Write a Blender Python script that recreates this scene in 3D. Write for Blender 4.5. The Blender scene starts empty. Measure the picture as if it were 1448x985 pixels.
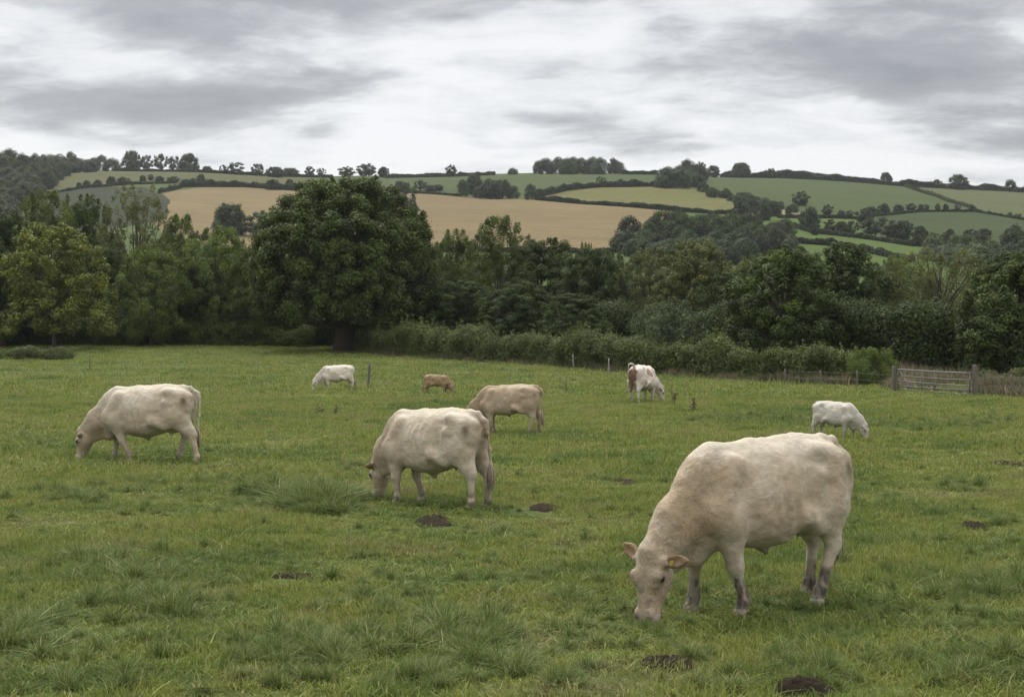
import bpy, math, random
import numpy as np
from mathutils import Vector, Matrix

# ------------------------------------------------------------------ camera, sky, sun, exposure
scene = bpy.context.scene
COL = scene.collection
F = 2011.0          # focal length in pixels of the 1448 px wide photograph
CX, HY, EYE = 724.0, 492.5, 2.13

cam_data = bpy.data.cameras.new('camera')
cam = bpy.data.objects.new('camera', cam_data)
COL.objects.link(cam)
cam.location = (0, 0, EYE)
cam.rotation_euler = (math.radians(90), 0, 0)
cam_data.sensor_width = 36.0
cam_data.lens = 36.0 * F / 1448.0
cam_data.clip_start = 0.1
cam_data.clip_end = 9000
scene.camera = cam

SUN_EL, SUN_AZ = math.radians(52), math.radians(-28)     # azimuth from +Y (view direction) towards +X
sd = bpy.data.lights.new('sun', 'SUN')
sd.energy = 1.5
sd.angle = math.radians(22)
sd.color = (1.0, 0.955, 0.89)
sun = bpy.data.objects.new('sun', sd)
COL.objects.link(sun)
dv = Vector((math.sin(SUN_AZ) * math.cos(SUN_EL), math.cos(SUN_AZ) * math.cos(SUN_EL), math.sin(SUN_EL)))
sun.rotation_euler = dv.to_track_quat('Z', 'Y').to_euler()

scene.view_settings.view_transform = 'Standard'
scene.view_settings.look = 'None'
scene.view_settings.exposure = 0.95
scene.view_settings.gamma = 1.0
scene.cycles.max_bounces = 6
scene.cycles.diffuse_bounces = 3
scene.cycles.glossy_bounces = 2
scene.cycles.transmission_bounces = 2
scene.cycles.volume_bounces = 0
scene.cycles.use_denoising = True
scene.cycles.use_adaptive_sampling = True
scene.cycles.adaptive_threshold = 0.012


class NT:
    """small helper for node trees"""
    def __init__(self, tree):
        self.t = tree; self.n = tree.nodes; self.l = tree.links
        self.n.clear()
    def new(self, kind, props=None, **inp):
        nd = self.n.new(kind)
        for k, v in (props or {}).items():
            setattr(nd, k, v)
        for k, v in inp.items():
            self.set(nd, k, v)
        return nd
    def set(self, nd, k, v):
        s = nd.inputs[int(k[1:])] if (k[0] == 'i' and k[1:].isdigit()) else nd.inputs[k.replace('_', ' ')]
        if isinstance(v, bpy.types.NodeSocket):
            self.l.new(v, s)
        elif isinstance(v, bpy.types.Node):
            self.l.new(v.outputs[0], s)
        else:
            s.default_value = v
    def math(self, op, a, b=0.0, c=0.0, clamp=False):
        nd = self.n.new('ShaderNodeMath'); nd.operation = op; nd.use_clamp = clamp
        for i, v in enumerate((a, b, c)):
            self.set(nd, 'i%d' % i, v)
        return nd.outputs[0]
    def vmath(self, op, a, b=(0, 0, 0)):
        nd = self.n.new('ShaderNodeVectorMath'); nd.operation = op
        self.set(nd, 'i0', a)
        if op == 'SCALE':
            self.set(nd, 'Scale', b)
        else:
            self.set(nd, 'i1', b)
        return nd.outputs[0]
    def noise(self, vec, scale, detail=3.0, rough=0.5, dist=0.0, out=0):
        nd = self.n.new('ShaderNodeTexNoise')
        self.set(nd, 'Vector', vec)
        nd.inputs['Scale'].default_value = scale; nd.inputs['Detail'].default_value = detail
        nd.inputs['Roughness'].default_value = rough; nd.inputs['Distortion'].default_value = dist
        return nd.outputs[out]
    def ramp(self, fac, stops, mode='LINEAR'):
        nd = self.n.new('ShaderNodeValToRGB'); self.set(nd, 'Fac', fac)
        cr = nd.color_ramp; cr.interpolation = mode
        for i, (p, c) in enumerate(stops):
            if not isinstance(c, (tuple, list)):
                c = (c, c, c)
            e = cr.elements[i] if i < 2 else cr.elements.new(p)
            e.position = p; e.color = (*c[:3], 1)
        return nd.outputs[0]
    def mix(self, fac, a, b, blend='MIX'):
        nd = self.n.new('ShaderNodeMix'); nd.data_type = 'RGBA'; nd.blend_type = blend
        for k, v in ((0, fac), (6, a), (7, b)):
            if isinstance(v, (bpy.types.NodeSocket,)):
                self.l.new(v, nd.inputs[k])
            elif isinstance(v, (tuple, list)):
                nd.inputs[k].default_value = (*v[:3], 1)
            else:
                nd.inputs[k].default_value = v
        return nd.outputs[2]
    def mapping(self, vec, scale=(1, 1, 1), loc=(0, 0, 0), rot=(0, 0, 0)):
        nd = self.n.new('ShaderNodeMapping'); self.set(nd, 'Vector', vec)
        nd.inputs['Scale'].default_value = scale; nd.inputs['Location'].default_value = loc
        nd.inputs['Rotation'].default_value = rot
        return nd.outputs[0]


world = bpy.data.worlds.new('World')
scene.world = world
world.use_nodes = True
w = NT(world.node_tree)
skyt = w.new('ShaderNodeTexSky', {'sky_type': 'NISHITA', 'sun_disc': False, 'sun_elevation': SUN_EL,
                                 'sun_rotation': SUN_AZ})
tc = w.new('ShaderNodeTexCoord').outputs['Generated']
sx = w.new('ShaderNodeSeparateXYZ', Vector=tc)
zc = w.math('MAXIMUM', sx.outputs[2], 0.0)
den = w.math('ADD', zc, 0.15)
cu = w.math('DIVIDE', sx.outputs[0], den)
cv = w.math('DIVIDE', sx.outputs[1], den)
cv = w.new('ShaderNodeCombineXYZ', X=cu, Y=cv, Z=0.0).outputs[0]
warp = w.noise(w.mapping(cv, (2.6, 2.6, 1), (3.1, 7.7, 0)), 1.0, 4, 0.55, 0, 1)
cw = w.vmath('ADD', cv, w.vmath('SCALE', warp, 0.20))
n1 = w.noise(w.mapping(cw, (1.05, 1.45, 1), (12.9, 5.2, 0)), 1.0, 6, 0.50)
n2 = w.noise(w.mapping(cw, (3.6, 4.6, 1), (1.4, 5.2, 0)), 1.0, 8, 0.60)
cl = w.math('ADD', w.math('MULTIPLY', n1, 0.70), w.math('ADD', 0.012, w.math('MULTIPLY', n2, 0.30)))
# the overcast is paler towards the horizon and, as overcast skies are, far brighter overhead
fade = w.math('MULTIPLY', w.math('SUBTRACT', 0.17, zc), 0.42)
cl = w.math('ADD', cl, w.math('MAXIMUM', fade, 0.0))
ccol = w.ramp(cl, [(0.36, (0.155, 0.157, 0.162)), (0.45, (0.212, 0.214, 0.219)), (0.495, (0.300, 0.301, 0.305)), (0.53, (0.405, 0.405, 0.408)), (0.58, (0.475, 0.474, 0.474))])
lift = w.math('MULTIPLY', w.math('MAXIMUM', w.math('SUBTRACT', zc, 0.24), 0.0), 4.0)
ccol = w.vmath('SCALE', ccol, w.math('MULTIPLY', 10.0, w.math('ADD', 1.0, lift)))
mixc = w.mix(0.93, skyt.outputs[0], ccol)
below = w.math('GREATER_THAN', sx.outputs[2], -0.02)
mixc = w.mix(below, (0.5, 0.55, 0.35), mixc)
bg = w.new('ShaderNodeBackground', Color=mixc, Strength=0.1)
outw = w.new('ShaderNodeOutputWorld', Surface=bg)

# ------------------------------------------------------------------ numpy helpers
def _hash(ix, iy, iz, seed):
    h = (ix.astype(np.int64) * 374761393 + iy.astype(np.int64) * 668265263 + iz.astype(np.int64) * 2147483647 + seed * 974634777) & 0xffffffff
    h = ((h ^ (h >> 13)) * 1274126177) & 0xffffffff
    h = h ^ (h >> 16)
    return (h & 0xffffff).astype(np.float64) / 0xffffff

def vnoise(x, y, z=None, seed=0):
    x = np.asarray(x, float); y = np.asarray(y, float)
    z = np.zeros_like(x) if z is None else np.asarray(z, float)
    ix, iy, iz = np.floor(x), np.floor(y), np.floor(z)
    fx, fy, fz = x - ix, y - iy, z - iz
    fx, fy, fz = [t * t * (3 - 2 * t) for t in (fx, fy, fz)]
    r = 0
    for dx in (0, 1):
        for dy in (0, 1):
            for dz in (0, 1):
                wgt = (fx if dx else 1 - fx) * (fy if dy else 1 - fy) * (fz if dz else 1 - fz)
                r = r + wgt * _hash(ix + dx, iy + dy, iz + dz, seed)
    return r * 2 - 1

def fbm(x, y, z=None, seed=0, octs=4, gain=0.5):
    r, a, s = 0, 1.0, 1.0
    for k in range(octs):
        r = r + a * vnoise(x * s, y * s, None if z is None else z * s, seed + k * 17)
        a *= gain; s *= 2.03
    return r

def sstep(a, b, x):
    t = np.clip((x - a) / (b - a), 0, 1)
    return t * t * (3 - 2 * t)

def mesh_np(name, verts, faces, mat=None, smooth=False, attrs=None, matidx=None):
    """verts (n,3), faces (m,k)"""
    verts = np.asarray(verts, np.float32); faces = np.asarray(faces, np.int32)
    me = bpy.data.meshes.new(name)
    me.vertices.add(len(verts)); me.vertices.foreach_set('co', verts.ravel())
    m, k = faces.shape
    me.loops.add(m * k); me.loops.foreach_set('vertex_index', faces.ravel())
    me.polygons.add(m)
    me.polygons.foreach_set('loop_start', np.arange(0, m * k, k, dtype=np.int32))
    me.polygons.foreach_set('loop_total', np.full(m, k, np.int32))
    me.polygons.foreach_set('use_smooth', np.full(m, smooth, bool))
    if matidx is not None:
        me.polygons.foreach_set('material_index', np.asarray(matidx, np.int32))
    for an, av in (attrs or {}).items():
        av = np.asarray(av, np.float32)
        if av.ndim == 1:
            at = me.attributes.new(an, 'FLOAT', 'POINT'); at.data.foreach_set('value', av)
        elif av.shape[1] == 3 and an != 'col':
            at = me.attributes.new(an, 'FLOAT_VECTOR', 'POINT'); at.data.foreach_set('vector', av.ravel())
        else:
            if av.shape[1] == 3:
                av = np.concatenate([av, np.ones((len(av), 1), np.float32)], 1)
            at = me.attributes.new(an, 'FLOAT_COLOR', 'POINT'); at.data.foreach_set('color', av.ravel())
    me.update(calc_edges=True)
    if mat is not None:
        for mm in (mat if isinstance(mat, (list, tuple)) else [mat]):
            me.materials.append(mm)
    return me

def link(name, me, parent=None, loc=None):
    o = bpy.data.objects.new(name, me); COL.objects.link(o)
    if parent is not None: o.parent = parent
    if loc is not None: o.location = loc
    return o

def tag(o, label=None, cat=None, group=None, kind=None):
    if label: o['label'] = label
    if cat: o['category'] = cat
    if group: o['group'] = group
    if kind: o['kind'] = kind
    return o

def thing(name, label, cat, loc=(0, 0, 0), rz=0.0, group=None, scale=1.0):
    o = bpy.data.objects.new(name, None); COL.objects.link(o)
    o.empty_display_size = 0.2
    o.location = loc; o.rotation_euler = (0, 0, rz)
    o.scale = (scale,) * 3 if not isinstance(scale, (tuple, list)) else scale
    return tag(o, label, cat, group)

class MB:
    """collects quads / tris into one mesh"""
    def __init__(self): self.v = []; self.f = []; self.n = 0
    def add(self, v, f):
        v = np.asarray(v, float)
        self.v.append(v)
        for q in f: self.f.append([i + self.n for i in q])
        self.n += len(v)
    def tube(self, pts, radii, seg=8, cap=True, noise=0.0, seed=0):
        pts = np.asarray(pts, float); rs = np.asarray(radii, float) * np.ones(len(pts))
        rng = np.random.RandomState(seed)
        base = self.n; rings = []
        up = np.array([0.0, 0, 1])
        for i, p in enumerate(pts):
            d = pts[min(i + 1, len(pts) - 1)] - pts[max(i - 1, 0)]
            d = d / (np.linalg.norm(d) + 1e-9)
            a = np.cross(d, up if abs(d[2]) < 0.95 else np.array([0.0, 1, 0])); a /= np.linalg.norm(a) + 1e-9
            b = np.cross(d, a)
            th = np.linspace(0, 2 * np.pi, seg, endpoint=False)
            rr = rs[i] * (1 + noise * (rng.rand(seg) - 0.5))
            rings.append(p + np.cos(th)[:, None] * a * rr[:, None] + np.sin(th)[:, None] * b * rr[:, None])
        f = []
        for i in range(len(pts) - 1):
            for j in range(seg):
                f.append([i * seg + j, i * seg + (j + 1) % seg, (i + 1) * seg + (j + 1) % seg, (i + 1) * seg + j])
        if cap:
            f.append(list(range(seg))[::-1]); f.append([(len(pts) - 1) * seg + j for j in range(seg)])
        self.add(np.concatenate(rings), f)
    def box(self, c, s, rz=0.0, tilt=0.0):
        c = np.asarray(c, float); s = np.asarray(s, float) / 2
        v = np.array([[x, y, z] for x in (-1, 1) for y in (-1, 1) for z in (-1, 1)], float) * s
        R = np.array(Matrix.Rotation(rz, 3, 'Z') @ Matrix.Rotation(tilt, 3, 'Y'))
        v = v @ R.T + c
        self.add(v, [[0, 1, 3, 2], [4, 6, 7, 5], [0, 4, 5, 1], [2, 3, 7, 6], [0, 2, 6, 4], [1, 5, 7, 3]])
    def mesh(self, name, mat=None, smooth=False):
        me = bpy.data.meshes.new(name)
        me.from_pydata([tuple(map(float, p)) for p in np.concatenate(self.v)], [], self.f)
        if smooth: me.polygons.foreach_set('use_smooth', [True] * len(me.polygons))
        if mat: me.materials.append(mat)
        me.update()
        return me

# ------------------------------------------------------------------ terrain
RID = np.array([[-900, 222], [-300, 222], [0, 232], [60, 242], [100, 243], [160, 240], [280, 243], [400, 248], [480, 249], [640, 247], [760, 244], [920, 244], [1000, 249], [1100, 251], [1200, 256], [1300, 263], [1448, 271], [1800, 284], [2600, 300]], float)
def yridge(px):
    return np.interp(px, RID[:, 0], RID[:, 1])

def z_field(X, Y):
    r = np.maximum(Y, 0)
    z = 1.62 * (np.clip(r - 80, 0, None) / 55) ** 1.3
    z = np.where(r > 165, 1.62 * (85 / 55) ** 1.3 + 0 * r, z)
    # gentle hollow behind the foreground, tussocky relief
    z = z + 0.03 * vnoise(X / 7.0, Y / 7.0, seed=3) + 0.022 * vnoise(X / 2.1, Y / 2.1, seed=4) + 0.02 * vnoise(X / 0.8, Y / 0.8, seed=5) + 0.011 * vnoise(X / 0.3, Y / 0.3, seed=6)
    return z

def t_of_Y(Y): return np.clip((Y - 300) / 950.0, 0, 1)
def z_hill(X, Y):
    px = CX + F * X / np.maximum(Y, 60)
    px = np.clip(px, -900, 2600)
    t = t_of_Y(Y)
    yr = yridge(px)
    y = 440 + (yr - 440) * (1 - (1 - t) ** 2)
    Yc = np.clip(Y, 300, 1250)
    z = EYE + (HY - y) * Yc / F
    z = z + sstep(0.0, 0.3, t) * (1 - 0.6 * t) * 2.2 * fbm(X / 130.0, Y / 110.0, seed=9, octs=2)
    z = np.where(Y > 1250, z - (Y - 1250) * 0.09, z)
    z300 = z
    # valley between field edge and hill foot
    v = -6.0 + 0 * Y
    a = sstep(230, 300, Y)
    return v * (1 - a) + z300 * a

def Z(X, Y):
    X = np.asarray(X, float); Y = np.asarray(Y, float)
    a = sstep(160, 225, Y)
    return z_field(X, Y) * (1 - a) + z_hill(X, Y) * a

def gp(px, py):
    """ground point of the field seen at a photo pixel"""
    Y = np.concatenate([np.linspace(3, 60, 1200), np.linspace(60, 165, 1500)])
    X = (px - CX) / F * Y
    zr = EYE + (HY - py) / F * Y
    zz = 1.62 * (np.clip(Y - 80, 0, None) / 55) ** 1.3
    i = np.nonzero(zr <= zz)[0]
    i = i[0] if len(i) else len(Y) - 1
    x, y = float(X[i]), float(Y[i])
    return x, y, float(Z(x, y))

def dp(px, d):
    x = (px - CX) / F * d
    return x, d, float(Z(x, d))

def hp(px, py):
    """ground point of the far hillside seen at a photo pixel"""
    yr = float(yridge(px)) + 0.05
    a = np.clip((440 - py) / (440 - yr), 0, 1)
    t = 1 - math.sqrt(1 - a)
    Y = 300 + 950 * t
    X = (px - CX) / F * Y
    return X, Y, float(Z(X, Y))
# ------------------------------------------------------------------ materials
MATS = {}
def mat(name, build):
    if name in MATS: return MATS[name]
    m = bpy.data.materials.new(name); m.use_nodes = True
    nt = NT(m.node_tree); build(nt)
    MATS[name] = m
    return m

def m_simple(name, col, rough=0.7, var=0.25, scale=6.0, bump=0.2, bscale=30.0, metallic=0.0, vec=(1, 1, 1)):
    def b(n):
        tcn = n.new('ShaderNodeTexCoord').outputs['Object']
        v = n.mapping(tcn, vec)
        f = n.noise(v, scale, 5, 0.6)
        c = n.mix(f, tuple(x * (1 - var) for x in col), tuple(min(1, x * (1 + var)) for x in col))
        f2 = n.noise(v, scale * 5, 3, 0.6)
        c = n.mix(n.math('MULTIPLY', f2, 0.5), c, tuple(x * (1 - 1.5 * var) for x in col))
        p = n.new('ShaderNodeBsdfPrincipled', Base_Color=c, Roughness=rough, Metallic=metallic)
        h = n.noise(v, bscale, 4, 0.6)
        bm_ = n.new('ShaderNodeBump', Height=h, Strength=bump, Distance=0.02)
        n.set(p, 'Normal', bm_.outputs[0])
        n.new('ShaderNodeOutputMaterial', Surface=p.outputs[0])
    return mat(name, b)

def b_leaf(n):
    oi = n.new('ShaderNodeObjectInfo')
    at = n.new('ShaderNodeAttribute', {'attribute_name': 'tint'}).outputs['Fac']
    base = oi.outputs['Color']
    hs = n.new('ShaderNodeHueSaturation', Color=base)
    # tint in 0..1: older leaves darker and bluer, young tips paler and yellower
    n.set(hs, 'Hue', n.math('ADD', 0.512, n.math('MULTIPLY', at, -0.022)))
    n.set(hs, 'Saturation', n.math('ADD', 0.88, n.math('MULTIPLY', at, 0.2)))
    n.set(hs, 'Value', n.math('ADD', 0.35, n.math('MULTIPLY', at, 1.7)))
    d = n.new('ShaderNodeBsdfPrincipled', Base_Color=hs.outputs[0], Roughness=0.65)
    d.inputs['Specular IOR Level'].default_value = 0.15
    tl = n.new('ShaderNodeBsdfTranslucent', Color=n.mix(0.35, hs.outputs[0], (0.16, 0.2, 0.03)))
    mx = n.new('ShaderNodeMixShader', Fac=0.22)
    n.set(mx, 'i1', d.outputs[0]); n.set(mx, 'i2', tl.outputs[0])
    n.new('ShaderNodeOutputMaterial', Surface=mx.outputs[0])
LEAF = mat('leaf', b_leaf)
BARK = m_simple('bark', (0.075, 0.062, 0.048), 0.9, 0.45, 2.0, 0.7, 9.0, vec=(3, 3, 0.6))

def b_grass(n):
    geo = n.new('ShaderNodeNewGeometry').outputs['Position']
    at = n.new('ShaderNodeAttribute', {'attribute_name': 'tint'}).outputs['Fac']
    hh = n.new('ShaderNodeAttribute', {'attribute_name': 'tip'}).outputs['Fac']
    p2 = n.mapping(geo, (1, 1, 0))
    big = n.noise(p2, 0.16, 3, 0.55)
    mid = n.noise(p2, 0.9, 3, 0.6)
    m = n.math('ADD', n.math('MULTIPLY', big, 0.5), n.math('MULTIPLY', mid, 0.5))
    c = n.ramp(m, [(0.38, (0.082, 0.134, 0.029)), (0.46, (0.142, 0.190, 0.038)), (0.53, (0.208, 0.235, 0.049)), (0.62, (0.205, 0.204, 0.080))])
    c = n.mix(n.ramp(n.noise(p2, 0.45, 5, 0.7), [(0.56, 0.0), (0.70, 0.6)]), c, (0.19, 0.165, 0.075))
    dead = n.math('GREATER_THAN', at, 0.93)
    c = n.vmath('SCALE', c, n.math('ADD', 0.55, n.math('MULTIPLY', at, 0.85)))
    c = n.mix(n.math('MULTIPLY', dead, 0.75), c, (0.30, 0.25, 0.13))
    c = n.mix(n.math('MULTIPLY', hh, 0.5), c, n.mix(0.30, c, (0.29, 0.31, 0.12)))
    d = n.new('ShaderNodeBsdfPrincipled', Base_Color=c, Roughness=0.65)
    d.inputs['Specular IOR Level'].default_value = 0.18
    tl = n.new('ShaderNodeBsdfTranslucent', Color=c)
    mx = n.new('ShaderNodeMixShader', Fac=0.3)
    n.set(mx, 'i1', d.outputs[0]); n.set(mx, 'i2', tl.outputs[0])
    n.new('ShaderNodeOutputMaterial', Surface=mx.outputs[0])
GRASS = mat('grass_blades', b_grass)

def b_tall(n):
    geo = n.new('ShaderNodeNewGeometry').outputs['Position']
    at = n.new('ShaderNodeAttribute', {'attribute_name': 'tint'}).outputs['Fac']
    hh = n.new('ShaderNodeAttribute', {'attribute_name': 'tip'}).outputs['Fac']
    m = n.noise(n.mapping(geo, (1, 1, 0)), 0.7, 3, 0.6)
    c = n.mix(m, (0.080, 0.130, 0.026), (0.155, 0.192, 0.050))
    c = n.vmath('SCALE', c, n.math('ADD', 0.55, n.math('MULTIPLY', at, 0.85)))
    dead = n.math('GREATER_THAN', at, 0.91)
    c = n.mix(n.math('MULTIPLY', dead, 0.75), c, (0.34, 0.29, 0.16))
    c = n.mix(n.math('MULTIPLY', hh, 0.55), c, n.mix(0.25, c, (0.27, 0.31, 0.15)))
    d = n.new('ShaderNodeBsdfPrincipled', Base_Color=c, Roughness=0.65)
    d.inputs['Specular IOR Level'].default_value = 0.18
    tl = n.new('ShaderNodeBsdfTranslucent', Color=c)
    mx = n.new('ShaderNodeMixShader', Fac=0.3)
    n.set(mx, 'i1', d.outputs[0]); n.set(mx, 'i2', tl.outputs[0])
    n.new('ShaderNodeOutputMaterial', Surface=mx.outputs[0])
TALLG = mat('tall_grass_blades', b_tall)

def b_ground(n):
    geo = n.new('ShaderNodeNewGeometry').outputs['Position']
    p2 = n.mapping(geo, (1, 1, 0))
    big = n.noise(p2, 0.16, 3, 0.55); mid = n.noise(p2, 0.9, 3, 0.6)
    fine = n.noise(p2, 7.0, 5, 0.65)
    vf = n.noise(p2, 38.0, 3, 0.7)
    m = n.math('ADD', n.math('MULTIPLY', big, 0.5), n.math('MULTIPLY', mid, 0.5))
    c = n.ramp(m, [(0.36, (0.060, 0.102, 0.026)), (0.46, (0.104, 0.152, 0.034)), (0.54, (0.150, 0.185, 0.043)), (0.66, (0.142, 0.160, 0.064))])
    c = n.mix(n.ramp(fine, [(0.40, 0.0), (0.66, 1.0)]), n.mix(0.65, c, (0.035, 0.042, 0.016)), c)
    c = n.mix(n.ramp(vf, [(0.3, 0.0), (0.65, 0.8)]), n.mix(0.45, c, (0.03, 0.04, 0.014)), c)
    brown = n.ramp(n.noise(p2, 0.55, 5, 0.7), [(0.6, 0.0), (0.75, 0.55)])
    c = n.mix(brown, c, (0.13, 0.11, 0.05))
    p = n.new('ShaderNodeBsdfPrincipled', Base_Color=c, Roughness=0.9)
    p.inputs['Specular IOR Level'].default_value = 0.1
    bp = n.new('ShaderNodeBump', Height=n.math('ADD', fine, n.math('MULTIPLY', vf, 0.5)), Strength=0.9, Distance=0.06)
    n.set(p, 'Normal', bp.outputs[0])
    n.new('ShaderNodeOutputMaterial', Surface=p.outputs[0])
GROUND = mat('pasture', b_ground)

def m_field(name, col, col2, rows=0.0, scale=0.02, rowdir=0.3, fine=0.35):
    def b(n):
        geo = n.new('ShaderNodeNewGeometry').outputs['Position']
        p2 = n.mapping(geo, (1, 1, 0), (0, 0, 0), (0, 0, rowdir))
        a = n.noise(p2, scale, 5, 0.6)
        bn = n.noise(n.mapping(p2, (0.25, 1.6, 1)), scale * 5, 4, 0.65)
        f = n.math('ADD', n.math('MULTIPLY', a, 0.6), n.math('MULTIPLY', bn, 0.4))
        c = n.mix(n.ramp(f, [(0.38, 0.0), (0.62, 1.0)]), col, col2)
        if rows:
            wv = n.new('ShaderNodeTexWave', {'wave_type': 'BANDS', 'bands_direction': 'X'}, Vector=n.mapping(p2, (rows, rows, 1)), Scale=1.0, Distortion=1.2, Detail=2.0)
            k = n.ramp(wv.outputs[1], [(0.0, 1.0), (0.09, 0.0)])
            c = n.mix(n.math('MULTIPLY', k, fine), c, tuple(x * 0.6 for x in col))
        sp = n.noise(p2, 0.6, 4, 0.7)
        st = n.noise(n.mapping(p2, (0.03, 0.16, 1)), 1.0, 5, 0.7, 0.6)
        c = n.mix(n.ramp(st, [(0.40, 0.38), (0.55, 0.0)]), c, tuple(x * 0.60 for x in col))
        c = n.mix(n.math('MULTIPLY', sp, 0.45), c, tuple(x * 0.62 for x in col))
        p = n.new('ShaderNodeBsdfPrincipled', Base_Color=c, Roughness=0.95)
        p.inputs['Specular IOR Level'].default_value = 0.05
        n.new('ShaderNodeOutputMaterial', Surface=p.outputs[0])
    return mat(name, b)

# ------------------------------------------------------------------ ground sheets
def sheet(us, rows, zf):
    U, R = np.meshgrid(us, rows)
    X = U * (np.maximum(R, 0) + 12); Y = R
    Zz = zf(X, Y)
    V = np.stack([X, Y, Zz], -1).reshape(-1, 3)
    nu, nr = len(us), len(rows)
    i = np.arange(nr - 1)[:, None] * nu + np.arange(nu - 1)[None, :]
    Fc = np.stack([i, i + 1, i + nu + 1, i + nu], -1).reshape(-1, 4)
    return V, Fc

US = np.concatenate([[-4, -2.5, -1.6, -1.1, -0.85], np.linspace(-0.68, 0.68, 620), [0.85, 1.1, 1.6, 2.5, 4]])
rows = np.concatenate([[-60, -30, -15, -8, -3], np.exp(np.linspace(math.log(1 + 3), math.log(232 + 3), 720)) - 3])
V, Fc = sheet(US, rows, Z)
g = link('ground', mesh_np('ground', V, Fc, GROUND, True)); tag(g, kind='structure')
g['label'] = 'rough green pasture ground the cows graze on'

# the hillside, split into its fields
def pip(poly, x, y):
    poly = np.asarray(poly, float); inside = np.zeros(x.shape, bool)
    j = len(poly) - 1
    for i in range(len(poly)):
        xi, yi = poly[i]; xj, yj = poly[j]
        c = ((yi > y) != (yj > y)) & (x < (xj - xi) * (y - yi) / (yj - yi + 1e-12) + xi)
        inside ^= c; j = i
    return inside

FIELDS = [
    ('pasture_field', 'olive pasture on the upper left hill below the skyline trees', m_field('olive_pasture', (0.080, 0.080, 0.030), (0.068, 0.080, 0.034), 0, 0.012),
     [(-200, 300), (-200, 200), (100, 200), (160, 200), (450, 200), (452, 262), (400, 263), (290, 259), (180, 257), (120, 262), (76, 269), (40, 300)]),
    ('ploughed_field', 'dark bare ploughed field on the left hillside', m_field('ploughed_soil', (0.027, 0.032, 0.015), (0.037, 0.041, 0.021), 0.25, 0.02),
     [(40, 275), (76, 269), (120, 262), (205, 262), (225, 271), (240, 285), (235, 312), (60, 340)]),
    ('wheat_field', 'large golden stubble field sweeping across the hillside', m_field('ripe_wheat', (0.149, 0.114, 0.057), (0.184, 0.142, 0.073), 0.045, 0.012, 0.55, 0.5),
     [(205, 300), (222, 277), (250, 268), (285, 264), (345, 264), (420, 270), (545, 269), (600, 272), (700, 279), (760, 282), (820, 288), (860, 291), (950, 300), (905, 330), (868, 352), (800, 353), (700, 352), (560, 350), (400, 350), (290, 340), (230, 330)]),
    ('pasture_field', 'mid green pasture strip along the skyline in the middle', m_field('strip_pasture', (0.050, 0.071, 0.022), (0.062, 0.077, 0.029), 0, 0.012),
     [(452, 200), (930, 200), (930, 263), (860, 262), (770, 266), (745, 275), (700, 279), (600, 272), (545, 269), (452, 270)]),
    ('hay_field', 'pale yellow green field above the golden stubble', m_field('hay', (0.103, 0.107, 0.034), (0.121, 0.112, 0.044), 0.03, 0.012),
     [(745, 275), (770, 266), (860, 262), (930, 263), (985, 268), (1045, 280), (1060, 292), (1040, 300), (950, 300), (860, 291), (760, 282)]),
    ('pasture_field', 'broad green pasture at the top right of the hill', m_field('upper_pasture', (0.048, 0.068, 0.020), (0.059, 0.074, 0.025), 0, 0.01),
     [(930, 200), (1288, 200), (1290, 264), (1330, 275), (1378, 297), (1230, 301), (1180, 303), (1110, 294), (1040, 276), (960, 262), (930, 262)]),
    ('pasture_field', 'yellowish pasture at the far right skyline', m_field('right_pasture', (0.080, 0.085, 0.035), (0.068, 0.083, 0.033), 0, 0.01),
     [(1288, 200), (1700, 200), (1700, 320), (1448, 308), (1378, 297), (1330, 275), (1290, 264)]),
    ('stubble_field', 'thin strip of tan stubble right of the hill wood', m_field('tan_strip', (0.193, 0.155, 0.090), (0.227, 0.183, 0.110), 0, 0.02),
     [(1060, 290), (1085, 290), (1140, 298), (1138, 302), (1060, 300)]),
    ('pasture_field', 'darker green pasture on the lower right slope', m_field('lower_pasture', (0.037, 0.054, 0.018), (0.046, 0.060, 0.021), 0, 0.015),
     [(1230, 301), (1378, 297), (1448, 308), (1700, 325), (1700, 350), (1300, 345), (1200, 322)]),
    ('pasture_field', 'bright green paddock between the hedges on the right slope', m_field('bright_paddock', (0.068, 0.098, 0.022), (0.059, 0.089, 0.024), 0, 0.015),
     [(1060, 300), (1230, 301), (1200, 322), (1300, 345), (1330, 400), (1230, 400), (1130, 375), (1100, 340)]),
]
us = np.linspace(-0.60, 0.60, 900)
t = np.linspace(0, 1, 520)
rows_h = np.concatenate([[232, 245, 260, 275, 288], 300 + 950 * (1 - np.sqrt(1 - np.linspace(0, 1, 420) * 0.9999)), [1290, 1350, 1450, 1700, 2050]])
rows_h[-6] = 1250
USH = np.concatenate([[-1.4, -1.0, -0.78], us, [0.78, 1.0, 1.4]])
V, Fc = sheet(USH, rows_h, Z)
cen = V[Fc].mean(1)
fpx = CX + F * cen[:, 0] / cen[:, 1]
tt = t_of_Y(cen[:, 1]); yr = yridge(np.clip(fpx, -900, 2600))
fpy = 440 + (yr - 440) * (1 - (1 - tt) ** 2)
wob = 1.2 * fbm(cen[:, 0] / 40, cen[:, 1] / 40, seed=31, octs=2)
who = np.full(len(Fc), -1)
for k, (nm, lb, mt, poly) in enumerate(FIELDS):
    ins = pip(poly, fpx, fpy + wob * 0.5) & (who < 0) & (cen[:, 1] < 1300)
    who[ins] = k
MEADOW = m_field('meadow', (0.060, 0.085, 0.025), (0.072, 0.094, 0.03), 0, 0.012)
def sub(k):
    f = Fc[who == k]; used, inv = np.unique(f.ravel(), return_inverse=True)
    return V[used], inv.reshape(-1, 4)
v_, f_ = sub(-1)
h = link('hills', mesh_np('hills', v_, f_, MEADOW, True)); tag(h, 'green valley and hillside behind the tree line', kind='structure')
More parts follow.
